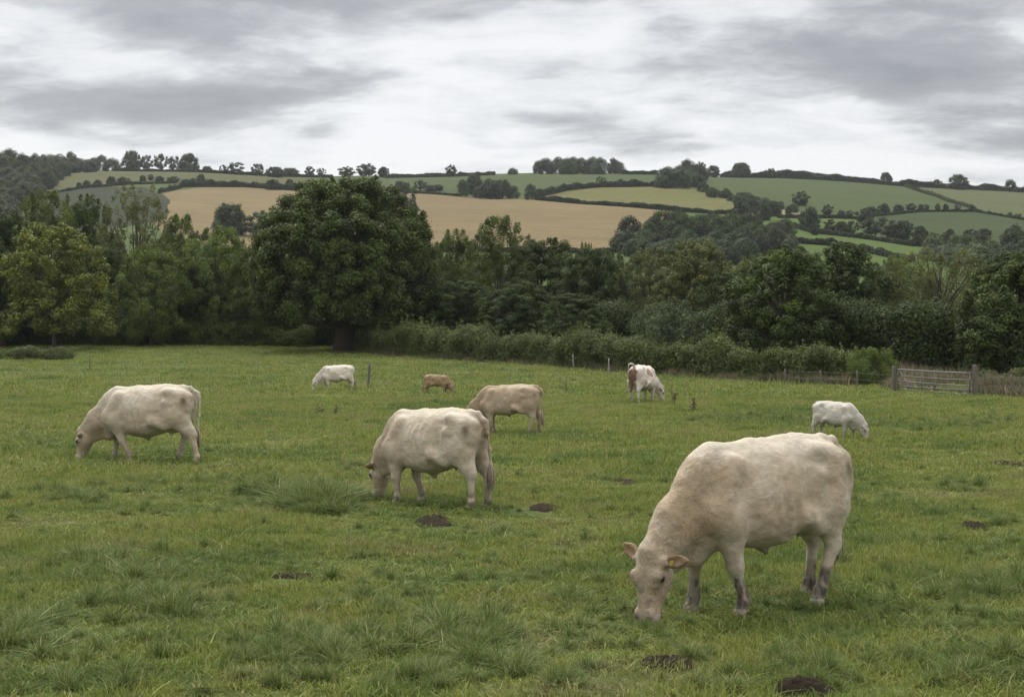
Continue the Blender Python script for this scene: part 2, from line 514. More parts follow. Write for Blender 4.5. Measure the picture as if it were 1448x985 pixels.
for k, (nm, lb, mt, poly) in enumerate(FIELDS):
    v_, f_ = sub(k)
    if len(f_) == 0: continue
    o = link(nm, mesh_np(nm, v_, f_, mt, True)); tag(o, lb, kind='structure')

# ------------------------------------------------------------------ foliage
def leaves(cent, nrm, size, aspect, rng, spin=True):
    """lozenge leaves: cent (n,3) nrm (n,3) size (n,)"""
    n = len(cent)
    nrm = nrm / (np.linalg.norm(nrm, axis=1, keepdims=True) + 1e-9)
    r = rng.normal(size=(n, 3))
    a = np.cross(nrm, r); a /= np.linalg.norm(a, axis=1, keepdims=True) + 1e-9
    b = np.cross(nrm, a)
    s = size[:, None]
    v = np.stack([cent - a * s * 0.55, cent - b * s * aspect * 0.5 + a * s * 0.05, cent + a * s * 0.55 - nrm * s * 0.12, cent + b * s * aspect * 0.5 + a * s * 0.05], 1)
    return v.reshape(-1, 3), np.arange(4 * n).reshape(-1, 4)

def blob_leaves(bc, br, per_area, lsize, rng, aspect=0.6, up=0.35, rough=0.8, btint=None, squash=0.8, shell=0.45):
    C, N, S, T = [], [], [], []
    cc = np.array([bc[:, 0].mean(), bc[:, 1].mean(), bc[:, 2].min()]) if up > -1 else 0
    for i in range(len(bc)):
        n = max(6, int(4 * math.pi * br[i] ** 2 * per_area))
        d = rng.normal(size=(n, 3)); d /= np.linalg.norm(d, axis=1, keepdims=True)
        rr = br[i] * (1 - shell * rng.rand(n) ** 1.6) * (1 + 0.15 * rng.normal(size=n))
        p = d * rr[:, None]; p[:, 2] *= squash
        C.append(bc[i] + p)
        nn = d + rough * rng.normal(size=(n, 3)) * 0.6; nn[:, 2] += up
        out = (bc[i] - cc) / (np.linalg.norm(bc[i] - cc) + 1e-6); nn = nn + 0.25 * out
        N.append(nn); S.append(lsize * (0.65 + 0.7 * rng.rand(n)))
        tb = btint[i] if btint is not None else 0.5
        T.append(np.clip(tb + 0.16 * rng.normal(size=n), 0, 1))
    C = np.concatenate(C); N = np.concatenate(N); S = np.concatenate(S); T = np.concatenate(T)
    v, f = leaves(C, N, S, aspect, rng)
    return v, f, np.repeat(T, 4)

def crown_profile(kind, s):
    """half-width factor at relative height s (0 crown bottom, 1 top)"""
    if kind == 'round': return np.sqrt(np.clip(1 - (2 * s - 1) ** 2 * 0.98, 0, 1)) ** 0.8
    if kind == 'dome': return np.sqrt(np.clip(1 - np.clip((s - 0.3) / 0.7, 0, 1) ** 2, 0, 1)) * np.clip(0.72 + s * 1.2, 0, 1)
    if kind == 'full': return np.clip(1 - np.abs((s - 0.38) / 0.63) ** 2.15, 0.02, 1) ** 0.62
    if kind == 'oval': return np.clip(np.sin(math.pi * (0.10 + 0.87 * s)) ** 0.7, 0.05, 1)
    if kind == 'cone': return np.clip(1.05 - 0.8 * s ** 1.5, 0.1, 1) * np.clip(0.6 + 2 * s, 0, 1)
    return np.ones_like(s)

def crown(seed, H, W, bottom, kind='oval', nblob=110, brel=0.085, dens=14, lsize=0.3, jag=0.22, inner=0.35, shoots=0, aspect=0.6, up=0.35, depth=1.0, squash=0.8, trunk_top=0.75, nlimb=12, trunk_r=0.035, gaps=0.0, rough=0.55):
    rng = np.random.RandomState(seed)
    ch = H - bottom
    bc, br, bt = [], [], []
    ga = math.pi * (3 - math.sqrt(5))
    for i in range(nblob):
        s = (i + 0.5) / nblob
        s = 0.02 + 0.96 * s
        th = i * ga + rng.uniform(-0.4, 0.4)
        lump = 1 + jag * fbm(np.array([math.cos(th) * 1.6 + seed]), np.array([math.sin(th) * 1.6]), np.array([s * 3.0]), seed=seed, octs=2)[0]
        if gaps and rng.rand() < gaps: continue
        w = float(crown_profile(kind, np.array(s))) * W / 2 * lump
        r = brel * W * rng.uniform(0.7, 1.35) * (0.75 + 0.4 * (1 - s))
        w = max(w - r * 0.6, 0.02)
        z = bottom + ch * s * (1 + 0.04 * rng.normal())
        z = min(z, H - r * 0.5)
        bc.append((w * math.cos(th), w * math.sin(th) * depth, z)); br.append(r)
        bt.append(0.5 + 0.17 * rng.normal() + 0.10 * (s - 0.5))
    for i in range(int(nblob * inner)):
        s = rng.uniform(0.08, 0.9); th = rng.uniform(0, 2 * math.pi)
        w = float(crown_profile(kind, np.array(s))) * W / 2 * rng.uniform(0.1, 0.62)
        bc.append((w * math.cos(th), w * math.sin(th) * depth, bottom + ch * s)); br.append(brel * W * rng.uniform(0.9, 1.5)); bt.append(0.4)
    top = [(b, r) for b, r in zip(list(bc), list(br))]
    for i in range(shoots):
        b, r = top[rng.randint(0, nblob - 1) % len(top)] if i % 2 else top[int(len(top) * 0.5 + rng.randint(0, max(1, len(top) // 3))) % len(top)]
        for k in range(2):
            bc.append((b[0] * (1 + 0.04 * k) + rng.normal() * 0.15 * r, b[1] * (1 + 0.04 * k), min(b[2] + r * (0.75 + 0.4 * k), H)))
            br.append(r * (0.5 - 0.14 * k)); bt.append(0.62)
    bc = np.array(bc); br = np.array(br)
    v, f, t_ = blob_leaves(bc, br, dens, lsize, rng, aspect, up, rough, bt, squash)
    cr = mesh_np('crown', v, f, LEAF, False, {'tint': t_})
    # trunk and limbs
    mb = MB()
    tr = trunk_r * H
    lean = rng.normal(size=2) * 0.02 * H
    tp = [(0, 0, -0.4), (0, 0, 0.0), (0.02, 0, 0.06 * H), (lean[0] * 0.4, lean[1] * 0.4, bottom + 0.15 * ch), (lean[0], lean[1], bottom + ch * trunk_top)]
    mb.tube(tp, [tr * 1.6, tr * 1.35, tr, tr * 0.75, tr * 0.15], 10, noise=0.15, seed=seed)
    idx = rng.permutation(len(bc))[:nlimb]
    for i in idx:
        e = bc[i]
        z0 = bottom * rng.uniform(0.8, 1.0) + (e[2] - bottom) * rng.uniform(0.2, 0.5)
        k0 = (z0) / H
        s0 = np.array([lean[0] * k0, lean[1] * k0, z0])
        m_ = s0 + (e - s0) * 0.5 + np.array([0, 0, (e[2] - z0) * 0.05 - 0.01 * H]) + rng.normal(size=3) * 0.02 * H
        mb.tube([s0, m_, e], [tr * 0.42, tr * 0.25, tr * 0.07], 6, cap=False)
    tm = mb.mesh('trunk', BARK, True)
    return cr, tm, H, W

def put_tree(proto, name, label, cat, loc, w, h, color, group=None, rz=0.0, parts=True):
    cr, tm, H, W = proto
    o = thing(name, label, cat, loc, rz, group, (w / W, w / W, h / H))
    c = link('crown', cr, o); c.color = (*color, 1)
    link('trunk', tm, o)
    return o
# ------------------------------------------------------------------ near trees
# colours (albedo of mid-age leaves)
C_OAK = (0.049, 0.067, 0.016); C_DARK = (0.037, 0.053, 0.016); C_MID = (0.066, 0.086, 0.022)
C_YEL = (0.109, 0.124, 0.024); C_LIGHT = (0.086, 0.115, 0.026); C_OLIVE = (0.086, 0.094, 0.032)
C_GREY = (0.066, 0.084, 0.045); C_SYC = (0.045, 0.064, 0.017)

P_OAK = crown(11, 17.2, 18.0, 2.7, 'full', 430, 0.048, 38, 0.24, 0.05, 0.30, 24, 0.62, 0.45, 0.9, 0.85, 0.7, 26, 0.050)
P_BROAD = [crown(21, 16, 11, 0.8, 'oval', 170, 0.075, 26, 0.24, 0.28, 0.3, 40), crown(22, 16, 12, 0.6, 'dome', 180, 0.072, 26, 0.24, 0.32, 0.3, 44)]
P_TUFT = [crown(31, 16, 10, 0.8, 'oval', 170, 0.070, 25, 0.235, 0.50, 0.28, 90, 0.5, 0.3, 1, 1.0, 0.9, 16, 0.020, 0.10), crown(32, 16, 11, 0.8, 'dome', 180, 0.066, 25, 0.235, 0.55, 0.25, 100, 0.5, 0.3, 1, 1.0, 0.9, 18, 0.020, 0.12)]
P_LOOSE = crown(41, 17, 9, 1.5, 'round', 300, 0.058, 18, 0.22, 0.30, 0.25, 90, 0.45, 0.2, 1, 1.0, 0.92, 40, 0.018, 0.10)
P_MAPLE = crown(51, 15, 12.5, 1.7, 'full', 200, 0.062, 18, 0.28, 0.60, 0.25, 90, 0.6, 0.5, 1, 0.75, 0.88, 18, 0.013)
P_WILLOW = crown(61, 12, 10, 1.2, 'round', 230, 0.056, 24, 0.19, 0.35, 0.3, 80, 0.34, 0.1, 1, 1.2, 0.8, 36, 0.022)
P_SYC = [crown(71, 12, 10, 0.5, 'dome', 200, 0.066, 36, 0.20, 0.22, 0.3, 50, 0.7, 0.5), crown(72, 12, 9, 0.5, 'oval', 190, 0.070, 36, 0.20, 0.25, 0.3, 44, 0.7, 0.5)]
P_BUSH = [crown(81, 4, 4.4, 0.0, 'dome', 60, 0.10, 60, 0.15, 0.4, 0.3, 30, 0.45, 0.2, 1, 0.9, 0.7, 12, 0.02), crown(82, 4, 4.6, 0.0, 'oval', 60, 0.10, 60, 0.15, 0.4, 0.3, 40, 0.45, 0.1, 1, 1.1, 0.7, 12, 0.02)]

# px centre, top row, width px, distance, prototype, colour, name, label
TREES = [
 ( 486, 255, 262, 141, P_OAK, C_OAK, 'oak_tree', 'huge round dark green tree with a thick trunk standing alone at the field edge', 0.3),
 (  76, 318, 160, 146, P_MAPLE, C_YEL, 'maple_tree', 'yellow green tree with a slim bare trunk at the left field edge', 1.0),
 (   4, 296, 130, 152, P_BROAD[0], C_DARK, 'broadleaf_tree', 'dark tree cut by the left edge of the photo, left of the yellow green tree', 2.0),
 (  62, 272, 120, 172, P_TUFT[1], C_MID, 'broadleaf_tree', 'tall mid green tree rising straight behind the yellow green tree', 0.5),
 ( 120, 276, 105, 176, P_TUFT[0], C_DARK, 'broadleaf_tree', 'tall dark green tree between the yellow green tree and the airy olive tree', 0.1),
 ( 196, 264, 100, 170, P_LOOSE, C_OLIVE, 'broadleaf_tree', 'tall airy olive tree with gaps of pale field showing through its crown', 2.5),
 ( 258, 305, 100, 166, P_TUFT[1], C_MID, 'broadleaf_tree', 'ragged topped green tree right of the airy olive tree', 1.7),
 ( 214, 345, 105, 153, P_TUFT[0], C_LIGHT, 'broadleaf_tree', 'brighter green tree in front of and below the airy olive tree', 3.3),
 ( 316, 322, 115, 158, P_TUFT[1], C_LIGHT, 'broadleaf_tree', 'fresh light green tree halfway between the airy olive tree and the huge round tree', 5.0),
 ( 150, 352,  90, 164, P_BROAD[1], C_DARK, 'broadleaf_tree', 'dark shaded tree low behind the right side of the yellow green tree', 4.0),
 ( 285, 372, 100, 160, P_BROAD[0], C_DARK, 'broadleaf_tree', 'dark tree squeezed between the brighter green and fresh light green trees', 0.9),
 ( 372, 350, 100, 156, P_BROAD[0], C_MID, 'broadleaf_tree', 'green tree touching the left side of the huge round tree', 3.9),
 ( 410, 385, 110, 168, P_BROAD[1], C_DARK, 'broadleaf_tree', 'dark tree seen under the left side of the huge round crown', 2.2),
 ( 600, 390, 110, 165, P_BROAD[0], C_DARK, 'broadleaf_tree', 'dark tree tucked behind the right side of the huge round tree', 1.9),
 ( 646, 325, 100, 158, P_TUFT[0], C_MID, 'broadleaf_tree', 'ragged green tree just right of the huge round tree', 4.4),
 ( 706, 307, 120, 150, P_TUFT[1], C_MID, 'broadleaf_tree', 'tree with separate tufted crown tops standing out against the golden field', 2.9),
 ( 768, 338, 120, 146, P_BROAD[0], C_DARK, 'broadleaf_tree', 'dark green tree right of the tree with tufted crown tops', 0.0),
 ( 735, 400, 110, 134, P_BROAD[1], C_DARK, 'broadleaf_tree', 'low dark tree in front of the tree with tufted crown tops', 5.1),
 ( 650, 398, 110, 140, P_BROAD[1], C_DARK, 'broadleaf_tree', 'low dark tree behind the hedge right of the huge round tree', 4.5),
 ( 838, 352, 110, 140, P_BROAD[1], C_DARK, 'broadleaf_tree', 'rounded dark tree left of the olive treetops in the middle of the tree line', 3.7),
 ( 815, 415, 100, 122, P_BROAD[0], C_DARK, 'broadleaf_tree', 'low dark tree behind the hedge, left of the grey green bush', 2.6),
 ( 922, 352, 115, 138, P_TUFT[1], C_OLIVE, 'broadleaf_tree', 'left of the two olive trees behind the grey green bush', 0.4),
 ( 985, 340, 125, 132, P_BROAD[1], C_OLIVE, 'broadleaf_tree', 'right of the two olive trees behind the grey green bush', 1.3),
 (1040, 385, 100, 126, P_BROAD[0], C_DARK, 'broadleaf_tree', 'dark tree between the olive trees and the broad dark tree', 2.3),
 (1112, 350, 170, 102, P_SYC[0], C_SYC, 'sycamore_tree', 'broad dark leafy tree behind the hedge left of the gate', 0.7),
 (1192, 345, 140, 110, P_SYC[1], C_DARK, 'sycamore_tree', 'dark tree touching the right side of the broad dark leafy tree', 2.0),
 (1258, 388, 100, 118, P_BROAD[0], C_DARK, 'broadleaf_tree', 'dark tree behind the left gate post', 4.0),
 (1326, 355, 180, 112, P_WILLOW, C_OLIVE, 'willow_tree', 'fine leaved olive tree with bare lower branches right behind the gate', 1.1),
 (1446, 358, 180,  90, P_SYC[0], C_SYC, 'sycamore_tree', 'dark tree cut by the right edge of the photo, right of the gate', 3.0),
 (1392, 430,  90, 100, P_SYC[1], C_DARK, 'sycamore_tree', 'low dark tree between the fine leaved olive tree and the right edge', 5.2),
 ( 944, 428, 100, 104, P_BUSH[0], C_GREY, 'bush', 'grey green bushy willow standing up behind the hedge', 0.0),
 (1236, 492,  70,  80, P_BUSH[1], C_LIGHT, 'bush', 'bright green bush beside the left gate post', 1.0),
 (1396, 523,  42,  72, P_BUSH[0], C_GREY, 'bush', 'small rounded bush just right of the right gate post', 2.0),
 (1452, 520,  70,  66, P_BUSH[1], C_OLIVE, 'bush', 'scruffy bush with dry stems at the right edge beside the wire fence', 3.0),
 ( 880, 478,  90, 104, P_BUSH[1], C_DARK, 'bush', 'dark bush left of the grey green bushy willow', 2.4),
 (1018, 470, 110, 102, P_BUSH[0], C_DARK, 'bush', 'dark bush right of the grey green bushy willow', 4.1),
]
for (px, top, wd, d, pr, col, nm, lb, rz) in TREES:
    x, y, z = dp(px, d)
    ztop = EYE + (HY - top) * d / F
    if d > 160: z = min(z, 3.2)
    cat = 'bush' if nm == 'bush' else 'tree'
    put_tree(pr, nm, lb, cat, (x, y, z), wd * d / F, ztop - z, col, None, rz)

# second line of trees in the valley, seen over and between the first ones
VALLEY = [(-40, 330, 110, 215), (20, 335, 100, 205), (300, 345, 90, 230), (345, 352, 90, 215), (440, 340, 100, 220), (560, 345, 90, 225), (610, 352, 80, 215),
          (742, 352, 80, 215), (800, 352, 60, 235), (828, 345, 40, 240), (868, 358, 90, 205), (905, 362, 80, 200), (1060, 362, 80, 205), (1010, 372, 90, 185), (1150, 378, 90, 175),
          (1242, 372, 70, 190), (1270, 362, 70, 200), (1310, 380, 80, 190), (1400, 372, 90, 190), (1460, 365, 90, 200), (150, 330, 110, 215), (235, 340, 90, 225), (85, 320, 110, 225), (960, 378, 90, 190), (680, 360, 90, 215)]
vcols = [C_MID, C_GREY, C_OLIVE, C_DARK, C_LIGHT]
vdesc = ['mid green', 'grey green', 'olive', 'dark green', 'light green']
VALLEY.sort()
for i, (px, top, wd, d) in enumerate(VALLEY):
    x, y, z = dp(px, d)
    ztop = EYE + (HY - top) * d / F
    k = (i * 3 + 1) % 5
    before = sum(1 for j in range(i) if (j * 3 + 1) % 5 == k)
    ordn = ['first', 'second', 'third', 'fourth', 'fifth'][before]
    put_tree((P_BROAD + P_TUFT)[i % 4], 'valley_tree', '%s from the left of the %s treetops behind the tree line' % (ordn, vdesc[k]), 'tree', (x, y, z), wd * d / F, ztop - z, vcols[k], 'valley trees behind the tree line', i * 1.3)

# dark undergrowth that closes the foot of the tree line
def strip_leaves(path, height, depth, dens, lsize, seed, tint=0.45, aspect=0.5, base=0.0, rag=0.35, spikes=0.0, up=0.3):
    """bushy strip along a polyline of ground points"""
    rng = np.random.RandomState(seed)
    path = np.asarray(path, float)
    seg = np.linalg.norm(np.diff(path[:, :2], axis=0), axis=1)
    cum = np.concatenate([[0], np.cumsum(seg)]); L = cum[-1]
    step = max(height * 0.28, 0.3)
    bc, br, bt = [], [], []
    s = 0.0
    while s < L:
        x = np.interp(s, cum, path[:, 0]); y = np.interp(s, cum, path[:, 1])
        hh = height * (1 + rag * fbm(np.array([s / (height * 2.2)]), np.array([seed * 3.3]), seed=seed, octs=3)[0])
        hh = max(hh, height * 0.45)
        n = 3 + int(hh / step)
        for k in range(n):
            r = step * rng.uniform(0.7, 1.25)
            zz = base + (k + 0.5) / n * hh
            px_, py_ = x + rng.normal() * 0.2 * step, y + rng.uniform(-0.5, 0.5) * depth
            bc.append((px_, py_, float(Z(px_, py_)) + min(zz, hh - r * 0.6))); br.append(r)
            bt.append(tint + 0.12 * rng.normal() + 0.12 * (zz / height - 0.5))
        s += step * 0.62
    for k in range(int(spikes * L)):
        i = rng.randint(0, len(bc)); b = bc[i]
        for q in range(3):
            bc.append((b[0] + rng.normal() * 0.1, b[1], b[2] + br[i] * (0.6 + 0.5 * q))); br.append(br[i] * (0.34 - 0.07 * q)); bt.append(0.6)
    return blob_leaves(np.array(bc), np.array(br), dens, lsize, rng, aspect, up, 0.5, bt, 0.9)

def leaf_obj(name, vft, color, label=None, cat=None, group=None, kind=None, parent=None):
    v, f, t_ = vft
    c0 = np.array([v[:, 0].mean(), v[:, 1].mean(), v[:, 2].min()]) if parent is None else np.zeros(3)
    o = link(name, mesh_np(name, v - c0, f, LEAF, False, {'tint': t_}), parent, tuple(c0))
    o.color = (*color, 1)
    return tag(o, label, cat, group, kind)

UG = [dp(px, d) for px, d in [(-60, 158), (100, 160), (250, 160), (380, 158), (520, 152), (640, 142), (760, 134), (880, 124), (1000, 114), (1120, 104), (1260, 98), (1380, 92), (1500, 84)]]
leaf_obj('undergrowth', strip_leaves(UG, 4.2, 3.0, 22, 0.20, 5, 0.35, 0.6, 0, 0.5), C_DARK, 'dark tangled undergrowth filling the foot of the tree line', 'undergrowth', None, 'stuff')
UG2 = [dp(px, d) for px, d in [(-60, 153), (60, 156), (180, 156), (300, 156), (440, 152)]]
leaf_obj('undergrowth', strip_leaves(UG2, 2.4, 2.0, 26, 0.18, 6, 0.5, 0.6, 0, 0.6), C_MID, 'low green scrub under the trees at the left field edge', 'undergrowth', None, 'stuff')

# hedge along the far side of the field
HB = [(500, 500), (560, 505), (640, 512), (760, 518), (880, 528), (1000, 537), (1070, 541), (1150, 545), (1258, 548)]
def hpt(px):
    y = np.interp(px, [b[0] for b in HB], [b[1] for b in HB])
    return gp(px, y - 2)
def off(pts, dy):
    return [(p[0] * (p[1] + dy) / p[1], p[1] + dy, p[2]) for p in pts]
def hedge(a, b, hgt, col, seed, lb):
    pts = off([hpt(p) for p in np.linspace(a, b, 14)], 1.2)
    o = leaf_obj('hedge', strip_leaves(pts, hgt, 1.6, 46, 0.17, seed, 0.5, 0.38, 0.0, 0.35, 7.0, 0.3), col, lb, 'hedge', 'hedges along the far side of the field')
    return o
hedge(512, 800, 2.45, (0.072, 0.090, 0.030), 41, 'long dense field hedge running right from under the huge round tree')
hedge(806, 905, 2.35, (0.072, 0.090, 0.030), 42, 'hedge section behind the thin white post and the brown and white cow')
hedge(912, 1064, 2.0, (0.072, 0.090, 0.030), 43, 'hedge section in front of the grey green bushy willow')
hedge(1084, 1215, 1.9, (0.072, 0.090, 0.030), 44, 'lower rough hedge section left of the bright green bush by the gate')

# dry grass and bramble at the hedge foot
def b_dry(n):
    at = n.new('ShaderNodeAttribute', {'attribute_name': 'tint'}).outputs['Fac']
    c = n.ramp(at, [(0.0, (0.07, 0.085, 0.035)), (0.45, (0.13, 0.12, 0.062)), (0.8, (0.22, 0.17, 0.10)), (1.0, (0.30, 0.24, 0.15))])
    p = n.new('ShaderNodeBsdfPrincipled', Base_Color=c, Roughness=0.8)
    n.new('ShaderNodeOutputMaterial', Surface=p.outputs[0])
DRY = mat('dry_grass', b_dry)
def blades(x, y, z, h, wdt, rng, lean=0.35, segs=3):
    """curved grass blades; arrays x,y,z (base), h, w -> verts, faces, tip"""
    n = len(x)
    th = rng.uniform(0, 2 * math.pi, n); ph = rng.uniform(0, 2 * math.pi, n)
    ln = np.abs(rng.normal(size=n)) * lean + 0.08
    V_, Tp = [], []
    ks = np.linspace(0, 1, segs + 1)
    for k in ks:
        ox = np.cos(th) * ln * h * k ** 1.8; oy = np.sin(th) * ln * h * k ** 1.8
        oz = h * (k - 0.28 * np.minimum(ln, 1.2) * k ** 2.2)
        ww = wdt * 0.5 * (1 - k) ** 0.7 if k < 1 else wdt * 0.04
        for sg in (-1, 1):
            V_.append(np.stack([x + ox + sg * np.cos(ph) * ww, y + oy + sg * np.sin(ph) * ww, z + oz], 1)); Tp.append(np.full(n, k))
    V_ = np.stack(V_, 1).reshape(-1, 3); Tp = np.stack(Tp, 1).ravel()
    m = 2 * (segs + 1); b = np.arange(n)[:, None] * m
    f = np.concatenate([b + np.array([2 * k, 2 * k + 1, 2 * k + 3, 2 * k + 2]) for k in range(segs)], 0)
    return V_, f, Tp
def dry_strip(pts, n, hgt, spread, seed, name, label, wd=0.03):
    rng = np.random.RandomState(seed)
    pts = np.asarray(pts); k = rng.uniform(0, len(pts) - 1.001, n); i = k.astype(int); fr = (k - i)[:, None]
    p = pts[i] * (1 - fr) + pts[i + 1] * fr
    x = p[:, 0] + rng.normal(size=n) * 0.2; y = p[:, 1] + rng.normal(size=n) * spread
    z = Z(x, y) - 0.02
    hh = hgt * rng.uniform(0.35, 1.2, n) * (1 + 0.5 * vnoise(x / 1.6, y / 3, seed=seed))
    v, f, tp = blades(x, y, z, hh, np.full(n, wd), rng, 0.45)
    tn = np.clip(0.45 + 0.35 * vnoise(x / 1.2, y / 1.2, seed=seed + 1) + 0.25 * rng.normal(size=n), 0, 1)
    o = link(name, mesh_np(name, v, f, DRY, False, {'tint': np.repeat(tn, 8)}))
    tag(o, label, 'dry grass', None, 'stuff')
dry_strip([hpt(p) for p in np.linspace(505, 1262, 40)], 16000, 0.55, 0.35, 51, 'dry_grass', 'brown dry grass and stems along the foot of the hedge')
dry_strip([gp(p, 549 + (p - 1262) * 0.08) for p in np.linspace(1255, 1460, 12)], 4500, 0.55, 0.9, 52, 'dry_grass', 'long pale dry grass behind and beside the gate')
dry_strip(off([gp(p, 546) for p in np.linspace(1262, 1380, 8)], 3), 2500, 1.0, 1.2, 53, 'dry_grass', 'tall dry seeding grass seen through the gate')
dry_strip([gp(p, 556 + (p - 1380) * 0.05) for p in np.linspace(1385, 1470, 6)], 2500, 0.7, 0.5, 54, 'dry_grass', 'brown dead bracken heap right of the gate')
# scrub bank at the left edge
bk = [gp(p, yy) for p, yy in [(-40, 506), (0, 507), (40, 508), (80, 508), (104, 508)]]
v, f, t_ = strip_leaves(bk, 0.95, 2.4, 42, 0.15, 61, 0.55, 0.4, 0, 0.5, 0.6)
leaf_obj('bramble_bank', (v, f, t_), (0.068, 0.080, 0.034), 'low grey green bramble bank at the left edge of the field', 'bramble')

# ------------------------------------------------------------------ far hillside trees
def far_proto(seed, H, W, nb=16, kind='dome', bottom=1.2, ls=0.8, brel=0.16, gaps=0.0):
    return crown(seed, H, W, bottom, kind, nb, brel, 3.2, ls, 0.3, 0.35, 4, 0.75, 0.45, 1, 0.85, 0.75, 5, 0.03, gaps, 0.25)
FARP = [far_proto(101, 12, 13, 22), far_proto(102, 12, 10, 18, 'oval'), far_proto(103, 12, 12, 20, 'round', 2.6, 0.7, 0.13, 0.15), far_proto(104, 12, 16, 24, 'dome', 0.5)]
FC = [(0.018, 0.031, 0.008), (0.023, 0.038, 0.010), (0.031, 0.045, 0.013), (0.046, 0.060, 0.021)]
ORD = ['leftmost', 'second', 'third', 'fourth', 'fifth', 'sixth', 'seventh', 'eighth', 'ninth', 'tenth', 'eleventh', 'twelfth']
def far_row(pts, what, name='far_tree', cidx=None):
    """pts: (px, base row, height px, width px)"""
    pts = sorted(pts)
    for i, (px, by, hpx, wpx) in enumerate(pts):
        x, y, z = hp(px, by)
        rng = random.Random(int(px * 7 + by))
        k = rng.randrange(4) if wpx > hpx * 0.95 else 1 + rng.randrange(2)
        lb = what if len(pts) == 1 else ('leftmost of the %s' % what if i == 0 else ('rightmost of the %s' % what if i == len(pts) - 1 else '%s from the left of the %s' % (ORD[i], what)))
        put_tree(FARP[k], name, lb, 'tree', (x, y, z - 0.3), wpx * y / F, hpx * y / F + 0.3, FC[rng.randrange(3) if cidx is None else cidx], what if len(pts) > 1 else None, rng.uniform(0, 6))
far_row([(187, 241, 27, 26), (207, 242, 22, 20), (227, 243, 25, 22), (246, 243, 22, 20), (267, 244, 26, 26)], 'five tall trees on the left skyline')
far_row([(293, 245, 9, 16), (317, 247, 12, 14), (333, 248, 17, 24), (365, 249, 17, 20), (389, 251, 14, 26), (411, 250, 12, 28), (438, 250, 15, 14), (454, 250, 12, 13)], 'small skyline trees left of the huge round crown')
far_row([(112, 263, 6, 8), (123, 263, 9, 12), (138, 262, 9, 12), (157, 260, 11, 14), (174, 259, 9, 20), (202, 256, 8, 10), (213, 255, 9, 9), (225, 256, 7, 14), (245, 257, 8, 20)], 'small trees above the dark ploughed field')
far_row([(262, 263, 10, 16), (284, 258, 12, 13), (385, 268, 14, 22), (410, 266, 12, 12)], 'hedge trees above the left golden field')
far_row([(325, 331, 41, 52), (368, 333, 36, 40), (392, 330, 30, 36)], 'dark trees low in the left golden field')
far_row([(287, 338, 9, 14), (310, 338, 8, 22)], 'low bushes in the left golden field', 'far_bush')
far_row([(490, 250, 14, 24), (518, 249, 17, 30), (543, 250, 14, 18)], 'skyline trees right above the huge round crown')
far_row([(638, 249, 17, 16)], 'single round tree standing on the skyline left of the middle hill wood')
far_row([(573, 300, 38, 34), (582, 310, 24, 20)], 'grey green trees beside the huge round crown')
far_row([(566, 268, 12, 18), (595, 268, 14, 20), (619, 268, 9, 18), (608, 269, 9, 16)], 'bushes atop the middle golden field')
far_row([(850, 264, 15, 14), (878, 264, 11, 15), (893, 264, 9, 12), (907, 264, 5, 6)], 'round trees above the pale yellow green field')
far_row([(991, 250, 22, 16), (1008, 250, 16, 20), (1048, 251, 20, 30), (1090, 252, 14, 18)], 'skyline trees right of the hill copse')
far_row([(1253, 261, 16, 18), (1325, 266, 11, 14), (1354, 269, 20, 30), (1390, 271, 8, 14), (1405, 271, 6, 14)], 'skyline trees at the upper right')
far_row([(1047, 302, 20, 26), (1064, 298, 20, 20), (1080, 309, 22, 24), (1094, 302, 20, 20)], 'dark round trees beside the tan strip', cidx=0)
far_row([(1132, 288, 20, 26), (1145, 302, 14, 14), (1170, 300, 15, 16), (1189, 302, 9, 12), (1201, 302, 9, 12)], 'greyish trees below the diagonal tree belt', cidx=2)
far_row([(1146, 322, 26, 28), (1152, 334, 18, 16), (1174, 330, 20, 20), (1190, 333, 18, 20), (1203, 333, 20, 22), (1222, 316, 22, 24), (1238, 336, 27, 48), (1278, 340, 26, 34), (1262, 336, 20, 20), (1302, 345, 22, 22), (1315, 348, 18, 18), (1298, 352, 16, 16)], 'dark trees in the bright green paddocks', cidx=0)
far_row([(1232, 301, 12, 20), (1250, 300, 14, 18), (1270, 299, 11, 16), (1288, 297, 10, 16)], 'joined dark trees on the right slope', cidx=0)
far_row([(1302, 297, 8, 9), (1310, 297, 8, 9), (1326, 297, 9, 9), (1337, 297, 8, 8), (1354, 298, 9, 10), (1374, 299, 10, 9)], 'spaced small round trees on the right slope', cidx=0)
far_row([(1344, 330, 8, 12), (1372, 333, 12, 22), (1392, 330, 9, 20), (1428, 305, 5, 8), (1440, 307, 5, 12)], 'scattered bushes on the darker right slope', 'far_bush')

